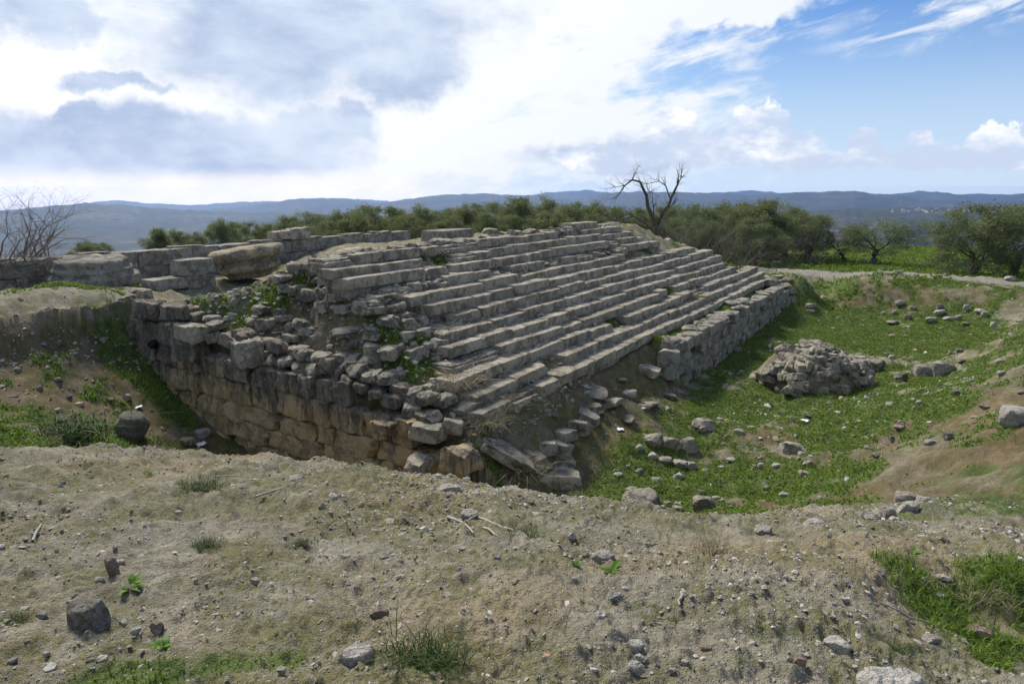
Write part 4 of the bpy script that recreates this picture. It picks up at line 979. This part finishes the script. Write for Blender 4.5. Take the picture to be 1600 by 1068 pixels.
for pts, rr in L[1:]:
    for k in range(1, len(pts)):
        for _ in range(3 if rr[k] > .05 else 5):
            d = pts[k] - pts[k - 1] + np.array([rd.gauss(0, .3), rd.gauss(0, .3), rd.gauss(.15, .3)]); grow(rd, pts[k].copy(), d, rd.uniform(.22, .5), min(.014, rr[k] * .6), 3, segs, [], .5, .02, .2, (1, 2), .65, 3)
dt = tag(empty('dead_tree', tuple(bs)), 'leafless dead tree with two crooked limbs rising above the steps', 'tree')
Vt, Ft = tubes([L[0]], 9); link('trunk', mesh_np('trunk', Vt - bs, Ft, M['bark'], True), dt)
for l in L[1:]: Vt, Ft = tubes([l], 6); link('limb', mesh_np('limb', Vt - bs, Ft, M['bark'], True), dt)
Vt, Ft = tubes(segs, 3); tw = link('twigs', mesh_np('twigs', Vt - bs, Ft, M['bark'], False), dt)
# bare tree at the left edge
YL = 18.0; gx = at_y(-6, 300, YL)[0]
lt = tag(empty('bare_tree', (gx, YL, hz(gx, YL) - .05)), 'bare tangled thorny tree at the left edge beside the column base', 'tree')
link('branches', bare_variant(640, 3.2, 18, 5, .06, .6, .0), lt, None, (0, 0, 1.0))
link('branches', bare_variant(641, 1.8, 18, 4, .035, .8, -.05), lt, (.5, -.2, 0), (0, 0, 2.0))

# ------------------------------------------------------------------ grass
def blades(P, hgt, wid, lean, r2, curve=.5):
    """bent three-segment grass blades standing at P; returns verts, faces, random"""
    n = len(P); a = r2.uniform(0, 2 * math.pi, n); D = np.stack([np.cos(a), np.sin(a), np.zeros(n)], 1); S = np.stack([-np.sin(a), np.cos(a), np.zeros(n)], 1)
    h = (hgt * r2.uniform(.5, 1.2, n))[:, None]; w = (wid * r2.uniform(.6, 1.3, n))[:, None]; l = (lean * r2.uniform(.2, 1.4, n))[:, None]
    up = np.array((0, 0, 1.))
    p0 = P; p1 = P + up * h * .55 + D * h * l * .3; p2 = P + up * h * (1 - .25 * l) + D * h * l * (1 - curve * .2)
    V = np.stack([p0 - S * w * .5, p0 + S * w * .5, p1 + S * w * .42, p1 - S * w * .42, p2], 1).reshape(-1, 3)
    i = np.arange(n)[:, None] * 5
    F = np.concatenate([i + np.array([[0, 1, 2]]), i + np.array([[0, 2, 3]]), i + np.array([[3, 2, 4]])], 0)
    return V, F, np.repeat(r2.random(n), 5)
def scatter(r2, n, box, thr, fn=None, dens=1.0):
    """points on the ground where grass grows; box = photo-independent (x0,x1,y0,y1)"""
    x = r2.uniform(box[0], box[1], n); y = r2.uniform(box[2], box[3], n)
    m = grass_mask(x, y) * (fn(x, y) if fn else 1); k = r2.random(n) < m * dens; k &= m > thr
    x, y = x[k], y[k]; return np.stack([x, y, H(x, y, True) - .005], 1)
r2 = np.random.default_rng(21)
def not_path(x, y): return 1 - path_mask(x, y)
def stuff_blades(name, label, P, h, w, lean, mat):
    V, F, rn = blades(P, h, w, lean, r2); o = link(name, mesh_np(name, V, F, M[mat], False, dict(rnd=rn))); tag(o, label, None, None, 'stuff')
stuff_blades('pit_grass', 'short green grass and clover on the floor of the pit', scatter(r2, 520000, (-1, 22, 8, 29), .12, not_path), .05, .02, 1.0, 'grassblade')
stuff_blades('field_grass', 'lush green grass of the field behind the path', scatter(r2, 90000, (8, 50, 28, 62), .2, not_path), .13, .06, .6, 'grassblade')
stuff_blades('trench_grass', 'green grass in the trench below the ashlar wall', scatter(r2, 160000, (-13, -.5, 6.5, 18), .15), .075, .02, .9, 'grassblade')
stuff_blades('hollow_grass', 'tall bright grass filling the hollow at the lower right', scatter(r2, 42000, (1.1, 3.6, 1.7, 4.2), .25), .06, .005, .9, 'grassblade')
stuff_blades('bank_grass', 'thin low grass patches on the earth bank', scatter(r2, 60000, (-4.5, 1.1, 1.5, 6.0), .22), .03, .006, .9, 'grassblade')
stuff_blades('ruin_grass', 'green grass between the stones of the ruined slope', scatter(r2, 260000, (-9, 6, 9, 26), .2, lambda x, y: (lambda u, v: ((u > 8.3) & (v > 5.7) & (v < 12.5)) * 1.0)(*uv(x, y))), .085, .02, .9, 'grassblade')
stuff_blades('dry_stalks', 'dry straw stalks standing in the pit and trench grass', np.concatenate([scatter(r2, 9000, (-1, 22, 8, 29), .05, not_path, .6), scatter(r2, 3500, (-12, -.5, 6.5, 16), .05, None, .6)]), .13, .008, .8, 'drygrass')
# tufts: each a thing of its own
def tuft_mesh(seed, n, h, w, lean, mat, rad):
    g = np.random.default_rng(seed); P = np.zeros((n, 3)); P[:, :2] = g.normal(0, rad, (n, 2)); V, F, rn = blades(P, h, w, lean, g, .8)
    return mesh_np('grass_tuft', V, F, M[mat], False, dict(rnd=rn))
TUFT = [tuft_mesh(700 + k, 420, .17, .0042, 1.5, 'tuft', .075) for k in range(4)] ; DRY = [tuft_mesh(710 + k, 200, .2, .004, 1.6, 'drygrass', .06) for k in range(3)]
for k, (px, py, w, dry, label) in enumerate([
    (110, 688, 95, 0, 'dark green grass tuft on the rim between bank and trench'), (315, 772, 62, 0, 'grass tuft at the trench edge beside a white flake'), (322, 855, 40, 0, 'thin dark grass tuft above the pale stone on the bank'),
    (665, 1040, 110, 0, 'largest dark grass tuft near the bottom of the bank'), (470, 850, 28, 0, 'small low tuft on the bare bank under the trench edge'), (465, 1000, 45, 0, 'straggly grass tuft between the bottom patch and the pink stone'), (815, 845, 55, 0, 'grass tuft among the dry sticks'),
    (1115, 868, 75, 1, 'dry grey straw tuft right of the sticks'), (1195, 985, 42, 0, 'dark small tuft on the lower right bank'), (1400, 1025, 40, 0, 'straggly tuft near the edge of the green hollow'), (1545, 940, 52, 1, 'dry straw tuft standing in the green hollow'), (375, 1000, 34, 0, 'grey green little tuft left of the straggly one'),
    (20, 975, 36, 0, 'little tuft at the left edge near the dark rounded stone'), (710, 610, 90, 1, 'dry tangled bush at the left end of the lowest steps'), (775, 640, 70, 1, 'dry bramble hanging below the corner of the steps'), (810, 745, 80, 1, 'tall straw coloured grass in the gap by the corner block'), (760, 670, 70, 1, 'dark dry scrub beside the big corner block'), (1080, 470, 40, 1, 'dry shrub on the ledge below the right part of the steps')]):
    g = ground(px, py); d0 = math.dist(g, (0, 0, CAMZ)); s = w / FPX * d0 / .34
    o = link('grass_tuft', (DRY if dry else TUFT)[k % 3], None, (g[0], g[1], g[2] - .01), (0, 0, k * 1.3), (s, s, s * .85)); tag(o, label, 'grass tuft')
# broad-leaved weeds
def weed_mesh(seed, n=17):
    g = np.random.default_rng(seed); V, F = [], []
    for k in range(n):
        a = k / n * 6.28 + g.uniform(-.3, .3); L = g.uniform(.035, .085); d = np.array((math.cos(a), math.sin(a), 0)); s = np.array((-d[1], d[0], 0)); w = L * g.uniform(.14, .26); e = g.uniform(.15, 1.0)
        b = len(V); V += [np.zeros(3), d * L * .5 + s * w + np.array((0, 0, L * e * .6)), d * L * .5 - s * w + np.array((0, 0, L * e * .6)), d * L + np.array((0, 0, L * e * .7)), d * L * .5 + np.array((0, 0, L * e * .5))]
        F += [(b, b + 4, b + 1), (b, b + 2, b + 4), (b + 1, b + 4, b + 3), (b + 4, b + 2, b + 3)]
    return mesh_np('weed', np.array(V), np.array(F), M['weed'], False, dict(rnd=np.repeat(g.random(n), 5)))
WEED = [weed_mesh(730 + k) for k in range(4)]
for k, (px, py, w, label) in enumerate([(205, 920, 42, 'bright green rosette below the upright flake'), (955, 896, 44, 'bright green leafy weed beside the pale grey slab'), (1425, 868, 30, 'small green weed on the mossy right bank'), (900, 884, 22, 'tiny green weed near the square tan chip'), (255, 1012, 36, 'pale green rosette at the bottom grass patch'), (660, 838, 20, 'tiny bright weed uphill of the sticks'), (1590, 840, 24, 'green weed at the right edge of the crest')]):
    g = ground(px, py); d0 = math.dist(g, (0, 0, CAMZ)); s = w / FPX * d0 / .15
    tag(link('weed', WEED[k % 4], None, (g[0], g[1], g[2] + .004), (0, 0, k * .9), (s, s, s)), label, 'weed')
# dry sticks
for k, (pp, rad, label) in enumerate([([(700, 812), (725, 822), (740, 838)], .007, 'bent bleached stick ending by the grey stone'), ([(748, 812), (785, 828), (812, 838)], .006, 'long bleached stick pointing at the tuft among sticks'), ([(755, 828), (772, 838), (782, 846)], .005, 'short pale stick between the two long ones'), ([(782, 822), (812, 820), (838, 817)], .004, 'thin dark twig beyond the sticks'),
    ([(400, 780), (430, 770), (450, 766), (468, 756)], .006, 'forked grey twig near the trench edge'), ([(335, 748), (365, 746), (390, 748)], .004, 'thin twig along the trench edge'), ([(52, 850), (58, 835), (66, 822)], .006, 'pale stick near the left edge of the bank'), ([(1375, 945), (1420, 968), (1470, 985), (1530, 1020)], .003, 'long thin dry stem along the rim of the green hollow'), ([(1062, 925), (1064, 940), (1062, 952)], .006, 'short upright pale stick right of the long white stone')]):
    pts = []
    for q in pp:
        g = ground(*q); pts.append(g + np.array((0, 0, rad * 2 + .008)))
    P2 = [pts[0]]
    for a, b in zip(pts[:-1], pts[1:]):
        P2 += [(a + b) / 2 + np.array([rt.gauss(0, .006), rt.gauss(0, .006), .004]), b]
    rad *= 1.4; sg = [(P2, list(np.linspace(rad, rad * .5, len(P2))))]
    if k in (0, 4): e = P2[len(P2) // 2]; sg.append(([e, e + np.array((.06, .05, .02)), e + np.array((.1, .11, .01))], [rad * .6, rad * .5, rad * .3]))
    V, F = tubes(sg, 6); c0 = P2[0]; o = link('dry_stick', mesh_np('dry_stick', V - c0, F, M['stick'], True), None, tuple(c0)); tag(o, label, 'stick')
# ------------------------------------------------------------------ gravel of the bank, pit and paths
def gravel(name, label, P, size, r2, flat=.6):
    """many broken pebbles as one mesh: deformed icosahedra"""
    ph = (1 + 5 ** .5) / 2
    I = np.array([(-1, ph, 0), (1, ph, 0), (-1, -ph, 0), (1, -ph, 0), (0, -1, ph), (0, 1, ph), (0, -1, -ph), (0, 1, -ph), (ph, 0, -1), (ph, 0, 1), (-ph, 0, -1), (-ph, 0, 1)]) / 1.902
    FI = np.array([(0, 11, 5), (0, 5, 1), (0, 1, 7), (0, 7, 10), (0, 10, 11), (1, 5, 9), (5, 11, 4), (11, 10, 2), (10, 7, 6), (7, 1, 8), (3, 9, 4), (3, 4, 2), (3, 2, 6), (3, 6, 8), (3, 8, 9), (4, 9, 5), (2, 4, 11), (6, 2, 10), (8, 6, 7), (9, 8, 1)])
    n = len(P); S = size[:, None, None]
    V = I[None] * r2.uniform(.6, 1.25, (n, 12, 1)) + r2.normal(0, .12, (n, 12, 3))
    V = V * (np.stack([r2.uniform(.8, 1.5, n), r2.uniform(.6, 1.1, n), r2.uniform(.35, .9, n) * flat / .6], 1))[:, None, :] * S * .5
    a = r2.uniform(0, 6.283, n); c, s = np.cos(a)[:, None], np.sin(a)[:, None]; t = r2.normal(0, .25, n)[:, None]
    x, y, z = V[..., 0], V[..., 1], V[..., 2]
    y, z = y * np.cos(t) - z * np.sin(t), y * np.sin(t) + z * np.cos(t)
    V = np.stack([x * c - y * s, x * s + y * c, z], -1) + P[:, None, :]
    V[..., 2] += size[:, None] * .03
    F = (np.arange(n)[:, None, None] * 12 + FI[None]).reshape(-1, 3)
    me = mesh_np(name, V.reshape(-1, 3), F, M['pebble'], False, dict(rnd=np.repeat(r2.random(n) ** 1.1, 12)))
    tag(link(name, me), label, None, None, 'stuff')
g2 = np.random.default_rng(33)
def gpoints(n, box, keep):
    x = g2.uniform(box[0], box[1], n); y = g2.uniform(box[2], box[3], n); k = keep(x, y) > g2.random(n); x, y = x[k], y[k]
    return np.stack([x, y, H(x, y, True)], 1)
def keep_bank(x, y):
    r = np.hypot(x, y); inview = (np.abs(np.arctan2(x, y)) < .75) & (r > 1.6)
    return inview * np.clip(.38 + fbm(x, y, .9, 3, .6, 120) * 1.3, .06, 1) * (1 - grass_mask(x, y) * .7)
P = gpoints(84000, (-5.5, 4.6, 1.5, 6.6), keep_bank)
d = np.hypot(P[:, 0], P[:, 1]); sz = np.exp(g2.normal(math.log(.0072), .56, len(P))).clip(.005, .05) * (1 + .12 * d)
gravel('gravel', 'grit and small pale pebbles covering the earth bank', P, sz, g2)
P = gpoints(9000, (-1, 20, 7, 30), lambda x, y: np.clip(.4 + fbm(x, y, .5, 3, .6, 130) * 1.2, .05, 1) * (base_h(x, y) < 2.6))
gravel('pit_gravel', 'pale rubble chips strewn through the pit', P, np.exp(g2.normal(math.log(.06), .5, len(P))).clip(.025, .2), g2)
P = gpoints(5000, (-12, -1, 7, 18), lambda x, y: np.clip(.3 + fbm(x, y, .6, 3, .6, 133) * 1.2, .05, 1))
gravel('trench_gravel', 'pale chips strewn on the trench and terrace', P, np.exp(g2.normal(math.log(.04), .5, len(P))).clip(.02, .14), g2)
uu = g2.uniform(-5, 8, 1500); vv = g2.uniform(14.6, 15.7, 1500); X, Y = xy(uu, vv)
gravel('bank_clods', 'clods and chips on the cut earth face at the trench end', np.stack([X, Y, H(X, Y, True)], 1), np.exp(g2.normal(math.log(.05), .5, len(X))).clip(.02, .16), g2)
uu = g2.uniform(8.3, 12.5, 5200); vv = g2.uniform(5.9, 16, 5200); X, Y = xy(uu, vv)
gravel('ruin_rubble', 'small rubble between the stones of the ruined slope', np.stack([X, Y, H(X, Y, True)], 1), np.exp(g2.normal(math.log(.075), .5, len(X))).clip(.03, .22), g2)

# chips and dirt lodged at the back of the treads
ii = g2.integers(0, 13, 3000); uu = g2.uniform(9, 29, 3000); ok = np.array([any(step_u(a, i) < u < step_u(b, i) for a, b in STEPS[i]) for i, u in zip(ii, uu)])
ii, uu = ii[ok], uu[ok]; vv = STEP_V + TREAD * (ii + 1) - np.abs(g2.normal(0, .05, len(ii))) - .0; X, Y = xy(uu, vv)
gravel('tread_rubble', 'crumbled stone lodged on the treads of the steps', np.stack([X, Y, STEP_Z + RISE * ii + .005], 1), np.exp(g2.normal(math.log(.045), .45, len(X))).clip(.02, .12), g2)

# ------------------------------------------------------------------ litter
def scrap(px, py, w, label, mat='plastic', seed=0):
    g = ground(px, py); d0 = math.dist(g, (0, 0, CAMZ)); s = w / FPX * d0; r = random.Random(seed)
    V = [(i / 4 - .5, j / 3 - .4, r.uniform(0, .22)) for i in range(5) for j in range(4)]; F = [(i * 4 + j, (i + 1) * 4 + j, (i + 1) * 4 + j + 1, i * 4 + j + 1) for i in range(4) for j in range(3)]
    me = bpy.data.meshes.new('plastic_scrap'); me.from_pydata(V, [], F); me.materials.append(M[mat])
    o = link('plastic_scrap', me, None, (g[0], g[1], g[2] + .02), (0, 0, seed), (s, s, s)); md = o.modifiers.new('thick', 'SOLIDIFY'); md.thickness = .03
    tag(o, label, 'litter')
scrap(314, 696, 13, 'crumpled white plastic scrap low in the trench', seed=1); scrap(217, 638, 10, 'white paper scrap on the trench grass', seed=2); scrap(969, 672, 10, 'white scrap of litter at the foot of the earth slope', seed=3); scrap(1256, 658, 10, 'bluish white scrap on the grass before the heap', seed=4)
p = at_u(240, 537, 7.93)
rag = link('black_rag', rock_mesh('black_rag', M['rag'], 808, 2, .9, .25), None, tuple(p), (0, 0, .4), (.22, .2, .26)); tag(rag, 'black rag stuck in the ashlar wall above the trench', 'rag')

# ------------------------------------------------------------------ far houses on the hills
def house_mesh(w, d, h):
    bm = bmesh.new(); bmesh.ops.create_cube(bm, size=1); bmesh.ops.scale(bm, vec=(w, d, h), verts=bm.verts); bmesh.ops.translate(bm, vec=(0, 0, h / 2), verts=bm.verts)
    top = max(bm.faces, key=lambda f: f.calc_center_median().z)
    r = bmesh.ops.inset_individual(bm, faces=[top], thickness=w * .04); bmesh.ops.translate(bm, vec=(0, 0, -h * .06), verts=top.verts)      # parapet round the flat roof
    x = bmesh.ops.create_cube(bm, size=1)['verts']; bmesh.ops.scale(bm, vec=(w * .3, d * .3, h * .3), verts=x); bmesh.ops.translate(bm, vec=(w * .2, 0, h * 1.09), verts=x)   # stair head
    me = bpy.data.meshes.new('house'); bm.to_mesh(me); bm.free(); me.materials.append(M['plaster']); return me
HOUSE = [house_mesh(13, 11, 8), house_mesh(18, 12, 7), house_mesh(11, 11, 11)]
rb = random.Random(12)
for k in range(46):
    px = rb.choice((rb.gauss(1430, 22), rb.gauss(1450, 35), rb.uniform(1400, 1560), rb.gauss(1495, 14))); py = 331 + rb.gauss(0, 2.2) - (px - 1430) * .02
    g = ground(px, py)
    if g is None or math.hypot(g[0], g[1]) < 700: continue
    o = link('house', HOUSE[k % 3], None, (g[0], g[1], g[2] - .5), (0, 0, rb.uniform(0, 3)), (math.hypot(g[0], g[1]) / 4800 * rb.uniform(.7, 1.2),) * 3); tag(o, 'tiny white flat roofed house of the far village on the hillside', 'house', 'white houses of the far village')
for px, py, w, label in [(66, 345, 3.0, 'long white building far off in the valley behind the bare tree'), (178, 342, 1.2, 'lone white house on the far dark hillside')]:
    g = ground(px, py)
    if g is not None: tag(link('house', HOUSE[1], None, (g[0], g[1], g[2] - .5), (0, 0, .1), tuple(math.hypot(g[0], g[1]) / 4800 * k_ for k_ in (w * 1.8, w, 1.0))), label, 'house')
# ------------------------------------------------------------------ hazy air
def make_haze():
    bm = bmesh.new(); bmesh.ops.create_cube(bm, size=1)
    me = bpy.data.meshes.new('haze'); bm.to_mesh(me); bm.free()
    o = link('haze', me, None, (0, 0, (-360 + 26) / 2), None, (12800, 12800, 386))
    m = bpy.data.materials.new('hazy_air'); m.use_nodes = True; T = NT(m.node_tree); T.n.clear()
    out = T.new('ShaderNodeOutputMaterial'); pv = T.new('ShaderNodeVolumePrincipled')
    pv.inputs['Color'].default_value = (.38, .57, .95, 1); pv.inputs['Density'].default_value = HAZE_DENSITY; pv.inputs['Anisotropy'].default_value = .65
    T.l.new(pv.outputs[0], out.inputs['Volume']); me.materials.append(m)
    tag(o, 'thin blue haze over the far hills', None, None, 'stuff')
make_haze()
